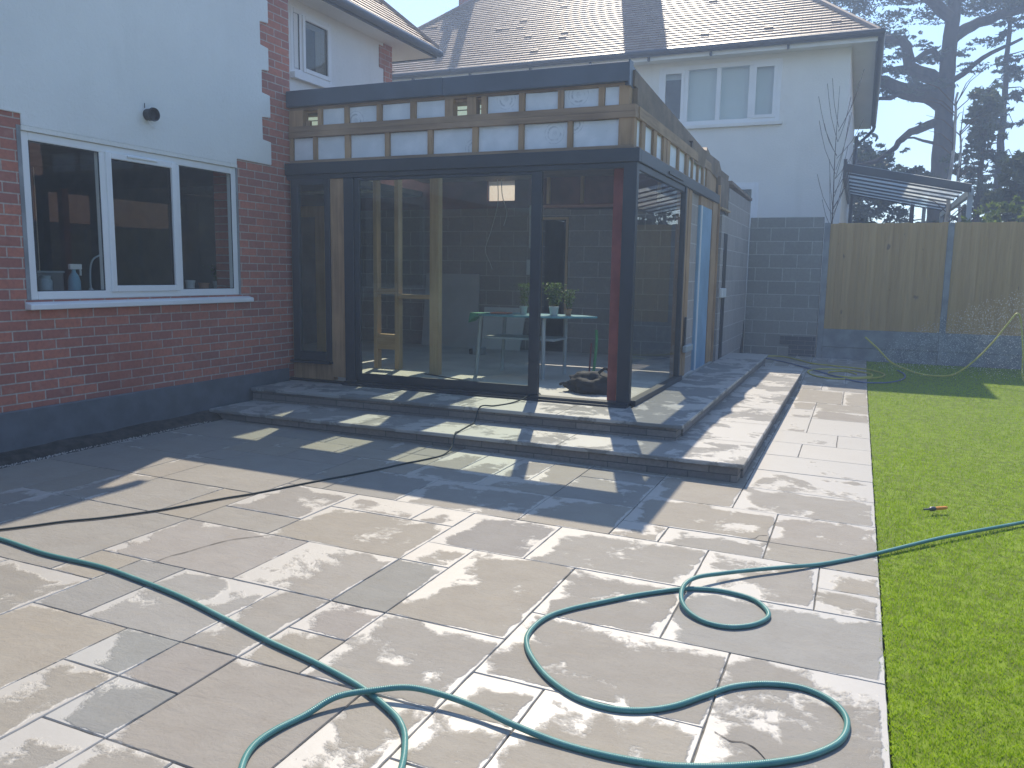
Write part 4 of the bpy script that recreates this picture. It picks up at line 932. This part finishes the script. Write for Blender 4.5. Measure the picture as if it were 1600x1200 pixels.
for i in range(len(posts) - 1):
    a, b = posts[i] + .046, posts[i + 1] - .046
    mb = MB(); x = a; tn = []
    while x < b - .01:
        x2 = min(x + .118, b); o_ = rnd.uniform(-.002, .002); zt_ = 2.35 + rnd.uniform(-.006, .006)
        mb.hexa([(x, FYP - .006 + o_, .60), (x2 + .004, FYP - .034 + o_, .60), (x2 + .004, FYP + .0, .60), (x, FYP + .006, .60), (x, FYP - .006 + o_, zt_), (x2 + .004, FYP - .034 + o_, zt_), (x2 + .004, FYP + .0, zt_), (x, FYP + .006, zt_)]); x = x2; tn += [rnd.betavariate(2.2, 2.2)] * 8
    fp = mb.build('fence_panel', M['fence_wood'], fence); fa = fp.data.attributes.new('tone', 'FLOAT', 'POINT'); fa.data.foreach_set('value', np.array(tn, dtype=np.float32))
    mb = MB(); mb.box(a, b, FYP - .040, FYP + .024, .30, .598); mb.box(a, b, FYP - .034, FYP + .026, -.05, .296); mb.build('gravel_board', M['concrete'], fence, bevel=.005)

# ================================================================ NEIGHBOUR'S HOUSE
NY = 16.6; NX1 = -.43; NX0 = -11.6; EVY = 16.2; EVZ = 5.74
nb = thing('neighbour_house', 'white rendered detached house with brown tiled hipped roof behind the block wall', 'house', (-6, 19, 0))
BW = (-3.98, -1.625, 4.40, 5.56); SW = (-2.50, -1.93, 2.45, 3.27)
mb = MB()
mb.box(NX0, BW[0], NY, NY + .25, -.1, 5.66); mb.box(BW[1], NX1, NY, NY + .25, -.1, 5.66); mb.box(BW[0], BW[1], NY, NY + .25, BW[3], 5.66); mb.box(BW[0], BW[1], NY, NY + .25, SW[3], BW[2])
mb.box(BW[0], SW[0], NY, NY + .25, -.1, SW[3]); mb.box(SW[1], BW[1], NY, NY + .25, -.1, SW[3]); mb.box(SW[0], SW[1], NY, NY + .25, -.1, SW[2])
mb.box(NX1 - .25, NX1, NY + .25, 25.2, -.1, 5.66); mb.box(NX0, NX0 + .25, NY + .25, 25.2, -.1, 5.66); mb.box(NX0, NX1, 25.2, 25.4, -.1, 5.66)
mb.build('wall', M['render2'], nb)
def window_y(parent, yf, x0, x1, z0, z1, splits, fr=.06, openers=(), glassm='glass'):
    fo = MB(); a, b = yf - .0, yf + .07
    fo.box(x0, x0 + fr, a, b, z0, z1); fo.box(x1 - fr, x1, a, b, z0, z1); fo.box(x0 + fr, x1 - fr, a, b, z1 - fr, z1); fo.box(x0 + fr, x1 - fr, a, b, z0, z0 + fr)
    for s_ in splits: fo.box(s_ - fr / 2, s_ + fr / 2, a, b, z0 + fr, z1 - fr)
    f = fo.build('window', M['upvc'], parent, bevel=.006); ed = [x0 + fr / 2] + list(splits) + [x1 - fr / 2]
    for i in range(len(ed) - 1):
        xa, xb, za, zb = ed[i] + fr / 2, ed[i + 1] - fr / 2, z0 + fr, z1 - fr
        if i in openers:
            c = MB(); q = .05
            c.box(xa - .01, xa + q, a - .018, a + .02, za - .01, zb + .01); c.box(xb - q, xb + .01, a - .018, a + .02, za - .01, zb + .01); c.box(xa + q, xb - q, a - .018, a + .02, za - .01, za + q); c.box(xa + q, xb - q, a - .018, a + .02, zb - q, zb + .01)
            c.build('casement', M['upvc'], f); xa += q; xb -= q; za += q; zb -= q
        p = MB(); p.quad((xa, a + .015, za), (xb, a + .015, za), (xb, a + .015, zb), (xa, a + .015, zb)); p.build('pane', M[glassm], f)
    return f
nwf = window_y(nb, NY - .01, *BW, (-3.43, -2.795, -2.18), .09, (0, 3))
for i, (xa, xb, zb_) in enumerate(((-3.90, -3.47, 5.34), (-3.38, -2.84, 4.45), (-2.75, -2.23, 4.45), (-2.13, -1.70, 4.45))):
    mb = MB(); mb.box(xa - .04, xb + .04, NY + .14, NY + .15, zb_, 5.5); mb.build('blind', M['blind'], nwf)
mb = MB(); mb.box(BW[0] - .06, BW[1] + .06, NY - .07, NY + .02, BW[2] - .06, BW[2] - .002); mb.build('sill', M['render2'], nwf)
swf = window_y(nb, NY - .01, *SW, (), .08, (0,))
mb = MB(); mb.box(SW[0] - .05, SW[1] + .05, NY - .06, NY + .02, SW[2] - .06, SW[2] - .002); mb.build('sill', M['render2'], swf)
mb = MB(); mb.box(NX0 + .3, NX1 - .3, NY + .9, NY + 1.0, 2, 5.6); mb.build('inner_wall', M['dark_room'], nb)
# eaves: soffit, fascia, gutter, roof
mb = MB(); mb.box(-12.0, -.02, EVY + .02, NY + .0, EVZ - .09, EVZ - .07); mb.box(NX1, -.02, NY, 25.6, EVZ - .09, EVZ - .07); mb.build('soffit', M['render2'], nb)
mb = MB(); mb.box(-12.0, .0, EVY, EVY + .02, EVZ - .13, EVZ + .0); mb.build('fascia', M['render2'], nb)
mb = MB(); mb.box(-.02, .0, EVY + .02, 25.6, EVZ - .16, EVZ + .02); mb.build('fascia', M['gutter'], nb)
mb = MB(); mb.tube([(-12.1, EVY - .06, EVZ + .0), (.10, EVY - .06, EVZ + .0)], .065, 10); mb.tube([(.06, EVY - .1, EVZ), (.06, 25.6, EVZ)], .06, 10); mb.build('gutter', M['gutter'], nb, smooth=True)
for x in (-9.4, -8.0, -6.6, -5.3, -4.1, -2.9, -1.5):
    mb = MB(); mb.box(x - .02, x + .02, EVY - .06, EVY, EVZ - .14, EVZ - .07); mb.build('gutter_bracket', M['gutter'], nb)
mb = MB(); mb.tube(smooth_path([(.06, 25.2, EVZ - .05), (.05, 25.2, EVZ - .2), (-.30, 25.2, EVZ - .55), (-.36, 25.2, EVZ - .7), (-.36, 25.2, .1)], .2), .045, 8); mb.build('downpipe', M['gutter'], nb, smooth=True)
PT = R(40.4); c2, s2 = math.cos(PT), math.sin(PT); DEP = 4.75; RZ = EVZ + .03 + DEP * s2 / c2
mb = MB()
mb.quad((-12, EVY, EVZ + .02), (0, EVY, EVZ + .02), (-DEP, EVY + DEP, RZ), (-12 + DEP, EVY + DEP, RZ)); mb.quad((0, EVY, EVZ + .02), (0, 25.7, EVZ + .02), (-DEP, EVY + DEP, RZ), (-DEP, EVY + DEP, RZ)) if False else None
mb.v += [(0, EVY, EVZ + .02), (0, EVY + 2 * DEP, EVZ + .02), (-DEP, EVY + DEP, RZ), (-12, EVY, EVZ + .02), (-12 + DEP, EVY + DEP, RZ), (-12, EVY + 2 * DEP, EVZ + .02)]
k = len(mb.v) - 6; mb.f += [(k, k + 1, k + 2), (k + 3, k + 4, k + 5), (k + 1, k + 5, k + 4, k + 2)]
nroof = mb.build('roof', M['dpm'], nb)
L = DEP / c2
tiles('roof_tiles', nroof, (-12.0, EVY - .05, EVZ + .0), (1, 0, 0), (0, c2, s2), (0, -s2, c2), L, lambda s_: max(0, s_ * c2), lambda s_: 12.02 - s_ * c2, seed=8, ex=.105, tw=.17, lift=.016, slip=.012)
tiles('roof_tiles', nroof, (.03, EVY, EVZ + .0), (0, 1, 0), (-c2, 0, s2), (s2, 0, c2), L, lambda s_: s_ * c2, lambda s_: 2 * DEP - s_ * c2, seed=9)
mb = MB(); mb.tube([(0, EVY, EVZ + .03), (-DEP, EVY + DEP, RZ + .03)], .07, 8); mb.tube([(-12, EVY, EVZ + .03), (-12 + DEP, EVY + DEP, RZ + .03)], .07, 8); mb.tube([(-12 + DEP, EVY + DEP, RZ + .03), (-DEP, EVY + DEP, RZ + .03)], .09, 8); mb.build('ridge', M['tile'], nroof)
mb = MB(); mb.box(-6.10, -5.45, EVY + DEP - .35, EVY + DEP + .35, RZ - .6, 12.2); mb.build('chimney', M['brick_y'], nroof)
mb = MB(); mb.box(-10.55, -9.9, 20.6, 21.2, 7.0, 10.7); mb.build('chimney', M['brick_y'], nroof)
mb = MB(); mb.lathe([(.13, 0), (.11, .75)], (-10.42, 20.9, 10.69), 12); mb.lathe([(.13, 0), (.11, .95)], (-10.02, 20.9, 10.69), 12); mb.build('chimney_pot', M['terracotta'], nroof)

# ---- lean-to canopy on the side of that house
cp = thing('lean_to_canopy', 'lean-to canopy of dark beams and clear ribbed sheets on the side of the white house', 'canopy', (.6, 19.5, 0))
CXL, CXR, CYN, CYF = -.42, 1.72, 16.72, 22.6
def cz(x): return 3.60 - .205 * (x - CXL)
for i, y in enumerate(np.linspace(CYN, CYF, 9)):
    hgt = .16 if i == 0 else .046; wd = .07 if i == 0 else .05
    mb = MB(); mb.hexa([(CXL, y, cz(CXL) - hgt), (CXR, y, cz(CXR) - hgt), (CXR, y + wd, cz(CXR) - hgt), (CXL, y + wd, cz(CXL) - hgt), (CXL, y, cz(CXL) - .012), (CXR, y, cz(CXR) - .012), (CXR, y + wd, cz(CXR) - .012), (CXL, y + wd, cz(CXL) - .012)]); mb.build('rafter', M['alu'], cp)
mb = MB(); mb.box(CXL - .01, CXL + .05, CYN - .05, CYF + .05, cz(CXL) - .28, cz(CXL) + .06); mb.build('wall_plate', M['alu'], cp)
mb = MB(); mb.box(CXR - .03, CXR + .04, CYN, CYF + .05, cz(CXR) - .20, cz(CXR) - .08); mb.build('eave_beam', M['grey_paint'], cp)
mb = MB(); mb.quad((CXL, CYN, cz(CXL) - .006), (CXR, CYN, cz(CXR) - .006), (CXR, CYF, cz(CXR) - .006), (CXL, CYF, cz(CXL) - .006)); mb.build('roof_sheet', M['polycarb'], cp)
for x, y in ((CXR, CYN + .1), (CXR, CYF - .1), (1.30, CYF - .6)):
    mb = MB(); mb.box(x - .04, x + .04, y - .04, y + .04, -.1, cz(x) - .1); mb.build('post', M['grey_paint'], cp)

# ================================================================ TREES AND PLANTS
def limb(mb, pts, r0, r1, n=8, wob=.06, seed=0):
    rs = random.Random(seed); P = smooth_path(pts, .25); m = len(P)
    P = [p + Vector((rs.gauss(0, wob * .3), rs.gauss(0, wob * .3), rs.gauss(0, wob * .3))) for p in P]
    mb.tube(P, [r0 + (r1 - r0) * i / (m - 1) for i in range(m)], n); return P
def clumps(name, centres, mat, parent, per, size, rs, aspect=1.0, flat=.3):
    """centres: (x,y,z,rx,ry,rz) leaf clumps with density falling to an uneven edge"""
    C = []; T = []
    for (x, y, z, rx, ry, rz) in centres:
        n = int(per * rx * ry * 4) + 12
        sub = rs.normal(0, .5, (max(3, n // 22), 3)); pick = rs.randint(0, len(sub), n)
        q = sub[pick] + rs.normal(0, .16, (n, 3)); l = np.linalg.norm(q, axis=1)[:, None]; q = np.where(l > 1.15, q / l * 1.1, q)
        C.append(q * np.array([rx, ry, rz]) + np.array([x, y, z])); base = rs.uniform(.1, .75, len(sub))[pick]; T.append(np.clip(base + rs.normal(0, .12, n), 0, 1))
    return leaf_mesh(name, np.concatenate(C), size, mat, rs, flat, np.concatenate(T), aspect, parent)
rs = np.random.RandomState(21)
cedar = thing('cedar_tree', 'large old cedar with thick dark trunk and layered spreading limbs', 'tree', (2.2, 30, 0))
tr = MB()
trunk = limb(tr, [(2.3, 30, -.1), (2.22, 30, 3), (2.16, 30, 5.5), (2.12, 30, 7.0), (2.1, 30, 8.6), (2.16, 30, 10.3), (2.2, 30, 13.2)], .43, .13, 14, .03, 1)
tr.build('trunk', M['bark'], cedar, smooth=True)
limbs = [([(2.05, 30, 7.15), (1.5, 29.8, 7.35), (.9, 29.6, 7.42), (.3, 29.5, 7.75), (-.6, 29.4, 7.9)], .36, .14), ([(2.05, 30, 7.5), (1.6, 30.2, 7.95), (1.0, 30.3, 8.3), (.9, 30.3, 8.8), (.72, 30.3, 9.2), (.1, 30.4, 9.25), (-.6, 30.4, 9.1)], .26, .10),
 ([(2.05, 30, 8.4), (1.6, 29.7, 8.6), (1.3, 29.6, 8.5), (1.0, 29.5, 8.2)], .13, .06), ([(1.95, 30, 6.5), (1.4, 30.1, 6.3), (.95, 30.2, 6.05), (.78, 30.2, 5.75), (.2, 30.3, 5.35), (-.4, 30.3, 5.2)], .16, .05),
 ([(2.15, 30, 9.0), (2.5, 30.2, 9.3), (3.2, 30.3, 9.6), (4.2, 30.4, 9.85), (5.2, 30.4, 9.9)], .2, .07), ([(2.0, 30, 5.75), (1.3, 29.6, 5.95), (.9, 29.5, 5.9)], .06, .02),
 ([(2.1, 30, 9.6), (1.2, 29.2, 10.2), (0, 28.7, 10.5), (-1.6, 28.4, 10.6)], .2, .07), ([(2.2, 30, 10.2), (3.1, 29.4, 10.5), (4.4, 29, 10.7)], .16, .06), ([(.9, 29.6, 7.42), (.5, 29.2, 7.2), (0, 29.0, 7.1)], .1, .04), ([(1.0, 30.3, 8.3), (.4, 30.5, 8.35), (-.1, 30.6, 8.2)], .1, .04),
 ([(2.2, 30, 7.6), (3.0, 29.4, 8.2), (3.9, 29, 8.6)], .1, .04)]
for i, (p, a, b) in enumerate(limbs):
    mb = MB(); limb(mb, p, a, b, 8, .10, i + 3); mb.build('branch', M['bark'], cedar, smooth=True)
cc = []
def along(p, n, r, dz=.15, spread=.5):
    P = smooth_path(p, .2)
    for q in range(n):
        c = P[int(rs.uniform(.35, 1) * (len(P) - 1))]; cc.append((c.x + rs.normal(0, spread), c.y + rs.normal(0, spread), c.z + dz + rs.normal(0, .16), r * rs.uniform(.6, 1.3), r * rs.uniform(.6, 1.3), r * rs.uniform(.2, .32)))
along(limbs[0][0], 8, .55); along(limbs[1][0], 8, .55); along(limbs[2][0], 6, .4); along(limbs[3][0], 6, .45, -.1); along(limbs[4][0], 11, .65); along(limbs[6][0], 30, .8); along(limbs[7][0], 18, .8); along(limbs[8][0], 6, .4); along(limbs[9][0], 6, .4); along(limbs[10][0], 4, .5); along(limbs[5][0], 3, .3)
for q in range(24): cc.append((rs.uniform(-2.6, 5.0), 30 + rs.normal(0, 1.2), 9.95 + rs.uniform(0, .9), rs.uniform(.5, 1.0), rs.uniform(.5, 1.0), rs.uniform(.15, .3)))
for q in range(26): cc.append((rs.uniform(-2.0, 6.5), 30 + rs.normal(0, 1.8), rs.uniform(10.9, 13.2), rs.uniform(.6, 1.1), rs.uniform(.6, 1.1), rs.uniform(.2, .35)))
clumps('crown', cc, M['leaf_cedar'], cedar, 210, .05, rs, 1.3, .35)

def conifer(label, x, y, h, r, zb, n, lean=0.0, mat='leaf_con', per=420, group='conifers behind the neighbour garden', trr=.12, seed=1, droop=.25):
    rs_ = np.random.RandomState(seed); t = thing('conifer_tree', label, 'tree', (x, y, 0), group)
    mb = MB(); limb(mb, [(x, y, -.1), (x + lean * .5, y, h * .5), (x + lean, y, h)], trr, .03, 8, .04, seed); mb.build('trunk', M['bark'], t, smooth=True)
    cl = []; bb = MB()
    for i in range(n):
        f = rs_.uniform(0, 1); z = zb + (h - zb) * f; L_ = r * (1 - f * .75) * rs_.uniform(.55, 1.1); a = rs_.uniform(0, 2 * math.pi)
        dx, dy = math.cos(a), math.sin(a); px_ = x + lean * z / h
        tipz = z - droop * L_ + rs_.normal(0, .1)
        bb.tube([(px_, y, z), (px_ + dx * L_ * .5, y + dy * L_ * .5, z + .05), (px_ + dx * L_, y + dy * L_, tipz)], [.025, .015, .006], 5)
        for k in range(3):
            u = .35 + .3 * k + rs_.uniform(-.1, .1); cl.append((px_ + dx * L_ * u, y + dy * L_ * u, z + (tipz - z) * u - .05, .36 * rs_.uniform(.6, 1.2), .36 * rs_.uniform(.6, 1.2), .13 * rs_.uniform(.6, 1.5)))
    bb.build('branches', M['bark'], t)
    clumps('crown', cl, M[mat], t, per, .07, rs_, 1.4, .2); return t
conifer('tall slim dark conifer at the right edge, just right of the cedar', 4.1, 31.5, 11.5, 2.1, 3.2, 30, -.25, 'leaf_cedar', 130, trr=.20, seed=31)
conifer('feathery olive green conifer between the cedar trunk and the slim dark conifer', 2.55, 23.5, 6.1, 1.15, 2.6, 34, .05, per=85, seed=32)
conifer('short feathery conifer standing over the glossy shrub at the right edge', 2.95, 19.5, 4.2, .9, 2.4, 26, 0, per=120, seed=33)
conifer('low drooping conifer left of the cedar trunk above the canopy', 1.25, 26.5, 4.7, 1.2, 2.6, 16, 0, 'leaf_cedar', per=170, seed=34)

def bushy(name, label, cat, x, y, zc, rx, ry, rz, n, mat, size, per=520, seed=1, group=None, trunk=True):
    rs_ = np.random.RandomState(seed); t = thing(name, label, cat, (x, y, 0), group); cl = []
    for i in range(n):
        q = rs_.normal(0, 1, 3); q /= np.linalg.norm(q); q *= rs_.uniform(.45, 1) ** .5
        cl.append((x + q[0] * rx, y + q[1] * ry, zc + q[2] * rz, rs_.uniform(.22, .42) * rx, rs_.uniform(.22, .42) * ry, rs_.uniform(.2, .38) * rz))
    clumps('crown', cl, M[mat], t, per, size, rs_, 1.1, .1)
    mb = MB()
    for k in range(4): mb.tube([(x + rnd.uniform(-.1, .1), y, -.1), (x + rnd.uniform(-.4, .4) * rx, y + rnd.uniform(-.3, .3) * ry, zc)], [.06, .02], 6)
    mb.build('trunk', M['bark'], t); return t
bushy('shrub', 'glossy bright green shrub showing above the fence at the right edge', 'shrub', 2.35, 16.0, 2.15, .85, .7, .75, 34, 'leaf_shrub', .055, 620, 41)
bushy('round_tree', 'rounded dark green tree far behind, just right of the white house', 'tree', -.75, 33, 4.6, 1.9, 1.9, 1.7, 40, 'leaf_dark', .10, 240, 42)
bushy('shrub', 'dark shrub under the left part of the canopy', 'shrub', .0, 24.5, 1.9, 1.1, .8, 1.1, 30, 'leaf_dark', .075, 330, 43)
bushy('shrub', 'mid green shrub under the middle of the canopy', 'shrub', .95, 24.0, 1.75, .8, .7, 1.0, 26, 'leaf_con', .07, 360, 44)
bushy('shrub', 'dark shrub under the right end of the canopy beside its posts', 'shrub', 1.95, 24.8, 1.9, .9, .7, 1.2, 26, 'leaf_dark', .07, 360, 45)
def birch(label, x, y, x2, h, r, seed):
    t = thing('birch_tree', label, 'tree', (x, y, 0)); mb = MB(); limb(mb, [(x, y, -.1), ((x + x2) / 2, y, h * .5), (x2, y, h)], r, r * .35, 8, .05, seed); mb.build('trunk', M['birch'], t, smooth=True)
    b = MB(); rs_ = random.Random(seed)
    for i in range(16):
        z = rs_.uniform(h * .4, h); xx = x + (x2 - x) * z / h; a = rs_.uniform(0, 6.28); l = rs_.uniform(.4, .9)
        b.tube([(xx, y, z), (xx + math.cos(a) * l * .5, y + math.sin(a) * l * .5, z + l * .45), (xx + math.cos(a) * l, y + math.sin(a) * l, z + l * .6)], [.014, .009, .004], 5)
    b.build('twigs', M['twig'], t); return t
birch('slender pale birch trunk just right of the cedar trunk', 1.66, 20, 1.62, 5.4, .065, 4)
birch('second pale thin trunk leaning left, right of the slender birch', 2.05, 20.6, 1.80, 4.7, .055, 5)
sp = thing('bare_sapling', 'bare leafless sapling with upright twigs against the white house wall', 'sapling', (-.52, 15.8, 0))
mb = MB(); mb.tube(smooth_path([(-.52, 15.8, 0), (-.53, 15.8, 2.4), (-.56, 15.8, 3.6), (-.56, 15.8, 4.8)], .3), [.022 - .0012 * i for i in range(len(smooth_path([(-.52, 15.8, 0), (-.53, 15.8, 2.4), (-.56, 15.8, 3.6), (-.56, 15.8, 4.8)], .3)))], 6); mb.build('stem', M['twig'], sp)
mb = MB(); rs_ = random.Random(17)
for i in range(22):
    z = rs_.uniform(2.3, 4.2); a = rs_.choice([0, math.pi]) + rs_.gauss(0, .5); l = rs_.uniform(.15, .42); hh = rs_.uniform(.5, 1.1)
    mb.tube(smooth_path([(-.53, 15.8, z), (-.53 + math.cos(a) * l * .6, 15.8 + math.sin(a) * l * .4, z + hh * .45), (-.53 + math.cos(a) * l, 15.8 + math.sin(a) * l * .6, z + hh)], .2), .0045, 5)
mb.build('twigs', M['twig'], sp)
# boundary planting behind the viewer and on the right (seen in the glass only)
def hedge(label, x0, x1, y0, y1, h, seed):
    rs_ = np.random.RandomState(seed); n = int(60 * max(x1 - x0, y1 - y0) / 2)
    cl = [(rs_.uniform(x0, x1), rs_.uniform(y0, y1), rs_.uniform(.3, h), .55, .55, .5) for _ in range(n)]
    t = thing('hedge', label, 'hedge', ((x0 + x1) / 2, (y0 + y1) / 2, 0)); clumps('foliage', cl, M['leaf_dark'], t, 40, .16, rs_)
    mb = MB(); mb.box(x0 + .2, x1 - .2, y0 + .2, y1 - .2, -.1, h * .85); mb.build('core', M['soil'], t)
hedge('dark hedge behind the lawn on the right-hand boundary', 9.8, 11.0, -8, 14, 3.0, 51)
hedge('dark hedge closing the garden behind the viewer', -12, 9.5, -12, -10.8, 3.2, 52)

bgl = thing('tiled_bungalow', 'low brick bungalow with orange tiled roof beyond the fence, off to the right', 'house', (15, 20, 0))
mb = MB(); mb.box(12.6, 18, 14, 27, -.1, 2.9); mb.build('wall', M['brick'], bgl)
mb = MB(); mb.prism([(12.2, 2.8), (18.4, 2.8), (15.3, 5.6)], 1, 13.8, 27.2); mb.build('roof', M['terracotta'], bgl)
# ================================================================ HOSES AND SMALL THINGS
GREEN = [(-4.243, 2.616), (-3.971, 2.636), (-3.585, 2.595), (-3.22, 2.597), (-2.951, 2.563), (-2.621, 2.504), (-2.292, 2.418), (-1.995, 2.337), (-1.743, 2.28), (-1.499, 2.207), (-1.314, 2.117), (-1.233, 2.053), (-1.182, 1.981), (-1.128, 1.869), (-1.078, 1.703), (-1.128, 1.543), (-1.289, 1.492), (-1.448, 1.554), (-1.54, 1.669), (-1.585, 1.766), (-1.585, 1.861), (-1.553, 1.978), (-1.504, 2.084), (-1.414, 2.176), (-1.31, 2.221), (-1.195, 2.236), (-1.053, 2.228), (-0.917, 2.203), (-0.75, 2.191), (-0.597, 2.193), (-0.455, 2.215), (-0.358, 2.249), (-0.245, 2.307), (-0.125, 2.388), (-0.035, 2.469), (0.037, 2.575), (0.062, 2.679), (0.05, 2.77), (-0.002, 2.846), (-0.093, 2.885), (-0.205, 2.86), (-0.313, 2.786), (-0.395, 2.678), (-0.481, 2.56), (-0.573, 2.486), (-0.674, 2.453), (-0.792, 2.468), (-0.905, 2.532), (-1.001, 2.622), (-1.085, 2.736), (-1.126, 2.852), (-1.118, 3.01), (-1.057, 3.142), (-0.928, 3.311), (-0.817, 3.445), (-0.666, 3.589), (-0.564, 3.642), (-0.458, 3.655), (-0.346, 3.623), (-0.278, 3.534), (-0.264, 3.446), (-0.313, 3.345), (-0.402, 3.279), (-0.501, 3.283), (-0.587, 3.346), (-0.634, 3.444), (-0.644, 3.567), (-0.609, 3.684), (-0.517, 3.807), (-0.385, 3.95), (-0.246, 4.081), (-0.068, 4.264), (0.186, 4.567), (0.548, 5.016), (1.02, 5.572), (1.461, 6.11), (2.1, 6.8), (2.9, 7.3), (3.9, 7.5), (5.2, 7.3), (6.6, 7.4)]
HR = .0104
def hose(name, pts, r, mat, label, n=12):
    P = smooth_path(pts, .012 if r > .01 else .03); mb = MB(); mb.tube(P, r, n)
    o = mb.build(name, mat, smooth=True); me = o.data; uv = me.uv_layers.new(name='hose_uv'); m = len(P); acc = [0]
    for i in range(1, m): acc.append(acc[-1] + (P[i] - P[i - 1]).length)
    for l in me.loops:
        vi = l.vertex_index; uv.data[l.index].uv = (acc[min(vi // n, m - 1)], (vi % n) / n)
    return tag(o, label, 'hose')
lift = {}
for i in (22, 23): lift[i] = .022
lift[24] = .034; lift[25] = .03; lift[26] = .022; lift[27] = .012
lift[64] = .008; lift[65] = .02; lift[66] = .032; lift[67] = .034; lift[68] = .026; lift[69] = .018; lift[70] = .012
G3 = [(x, y, gh(x, y) + HR + lift.get(i, 0) + (.012 if x > .19 else 0)) for i, (x, y) in enumerate(GREEN)]
hose('garden_hose', G3, HR, M['hose_green'], 'thick green garden hose looping across the front paving and onto the lawn', 14)
DARK = [(-4.195, 2.651), (-4.121, 2.739), (-4.036, 2.858), (-3.954, 2.987), (-3.848, 3.103), (-3.754, 3.237), (-3.665, 3.384), (-3.592, 3.557), (-3.515, 3.741), (-3.424, 3.923), (-3.291, 4.282), (-3.111, 4.721), (-3.013, 5.039), (-2.929, 5.276), (-2.894, 5.45)]
D3 = [(x, y, gh(x, y) + .007) for x, y in DARK] + [(-2.90, 5.60, .07), (-2.92, 5.69, T1 + .012), (-2.945, 5.80, T1 + .006), (-2.985, 6.08, T1 + .006), (-2.99, 6.20, T1 + .02), (-2.97, 6.262, T2 + .012), (-2.90, 6.40, T2 + .006), (-2.83, 6.60, T2 + .006), (-2.79, 6.80, T2 + .02), (-2.755, 6.90, .325), (-2.73, 7.1, .30), (-3.0, 7.4, FZ + .006), (-3.9, 7.75, FZ + .006), (-4.5, 8.0, FZ + .006)]
hose('thin_hose', D3, .0065, M['dark_hose'], 'thin dark hose trailing from the open door down the steps to the left', 8)
def gz_(x, y): return (x, y, gh(x, y) + .014)
YEL = [(-1.62, 13.6), (-1.45, 14.1), (-1.15, 14.3), (-.85, 14.0), (-.62, 13.65), (-.2, 13.5), (.2, 13.35), (.42, 13.0), (.35, 12.6), (.05, 12.3), (-.25, 12.15), (-.5, 12.3), (-.62, 12.7), (-.45, 13.05), (-.1, 13.15), (.2, 12.95), (.25, 12.65), (.02, 12.4), (-.28, 12.5), (-.32, 12.8), (-.1, 12.98), (.05, 12.75)]
hose('yellow_hose', [gz_(x, y) for x, y in YEL], .011, M['yellow_hose'], 'yellow hose lying coiled on the paving by the block wall', 8)
AR = [(.13, 12.85, .60), (.30, 12.83, .45), (.48, 12.8, .27), (.62, 12.78, .20), (.84, 12.75, .125), (1.08, 12.75, .10), (1.31, 12.75, .14), (1.54, 12.78, .34), (1.74, 12.8, .60), (1.9, 12.82, .86), (2.0, 12.82, 1.01), (2.06, 12.84, .9), (2.12, 12.85, .5), (2.18, 12.86, .08), (2.5, 12.9, .075), (3.2, 13.0, .08)]
hose('yellow_hose', AR, .012, M['yellow_hose'], 'yellow hose bowed up in the air over the lawn edge, one end raised', 8)
BLU = [(-1.66, 13.9), (-1.35, 13.9), (-.95, 13.5), (-.55, 12.9), (-.2, 12.35), (.12, 12.0), (.45, 12.15), (.66, 12.6), (.7, 13.1), (.62, 13.5)]
hose('blue_hose', [gz_(x, y) for x, y in BLU], .010, M['blue_hose'], 'blue hose curving round the yellow coil on the back paving', 8)
# screwdriver on the lawn
tl = thing('chisel', 'orange-handled chisel lying on the lawn', 'tool', (.53, 5.58, .02))
dv = Vector((.103, .084, 0)).normalized(); o0 = Vector((.535, 5.585, .018))
mb = MB(); mb.tube([o0 + dv * .0, o0 + dv * .02, o0 + dv * .085, o0 + dv * .095], [.010, .012, .011, .007], 10); mb.build('handle', M['orange'], tl, smooth=True)
mb = MB(); mb.tube([o0 - dv * .0, o0 - dv * .012, o0 - dv * .035, o0 - dv * .045], [.013, .016, .014, .006], 10); mb.tube([o0 - dv * .04, o0 - dv * .085], .006, 6); mb.build('blade', M['iron'], tl, smooth=True)
# sprinkler droplets in front of the fence
rs = np.random.RandomState(77); n = 5200
u = rs.uniform(0, 1, n) ** .7; X = .3 + 2.3 * u; top = .45 + 1.15 * u ** .8; Z = .12 + (top - .12) * rs.beta(1.6, 1.5, n); Yv = 12.6 + rs.normal(0, .35, n)
s_ = rs.uniform(.0016, .0040, n); c = np.stack([X, Yv, Z], 1)
tet = np.array([[1, 1, 1], [-1, -1, 1], [-1, 1, -1], [1, -1, -1]]) * .8
tri = np.array([[0, 1, 2], [0, 3, 1], [0, 2, 3], [1, 3, 2]])
vv = (c[:, None, :] + tet[None] * s_[:, None, None])[:, tri.ravel(), :].reshape(-1, 3)
sprayo = tri_mesh('water_spray', vv, np.zeros(len(vv), dtype=np.float32), M['spray']); kind(sprayo, 'stuff')

# ================================================================ HAZE (added air: stands in for lens glare, fades the distance)
HAZE = .0100
hz = MB(); hz.box(-98, 98, -63, 98, -1.2, 15.5); ho = hz.build('haze', None); kind(ho, 'stuff')
hm = bpy.data.materials.new('haze'); hm.use_nodes = True; hn = hm.node_tree.nodes; hn.remove(hn['Principled BSDF'])
pv = hn.new('ShaderNodeVolumePrincipled'); pv.inputs['Color'].default_value = (.54, .71, 1.0, 1); pv.inputs['Density'].default_value = HAZE; pv.inputs['Anisotropy'].default_value = .35
hm.node_tree.links.new(pv.outputs[0], hn['Material Output'].inputs['Volume']); ho.data.materials.append(hm)
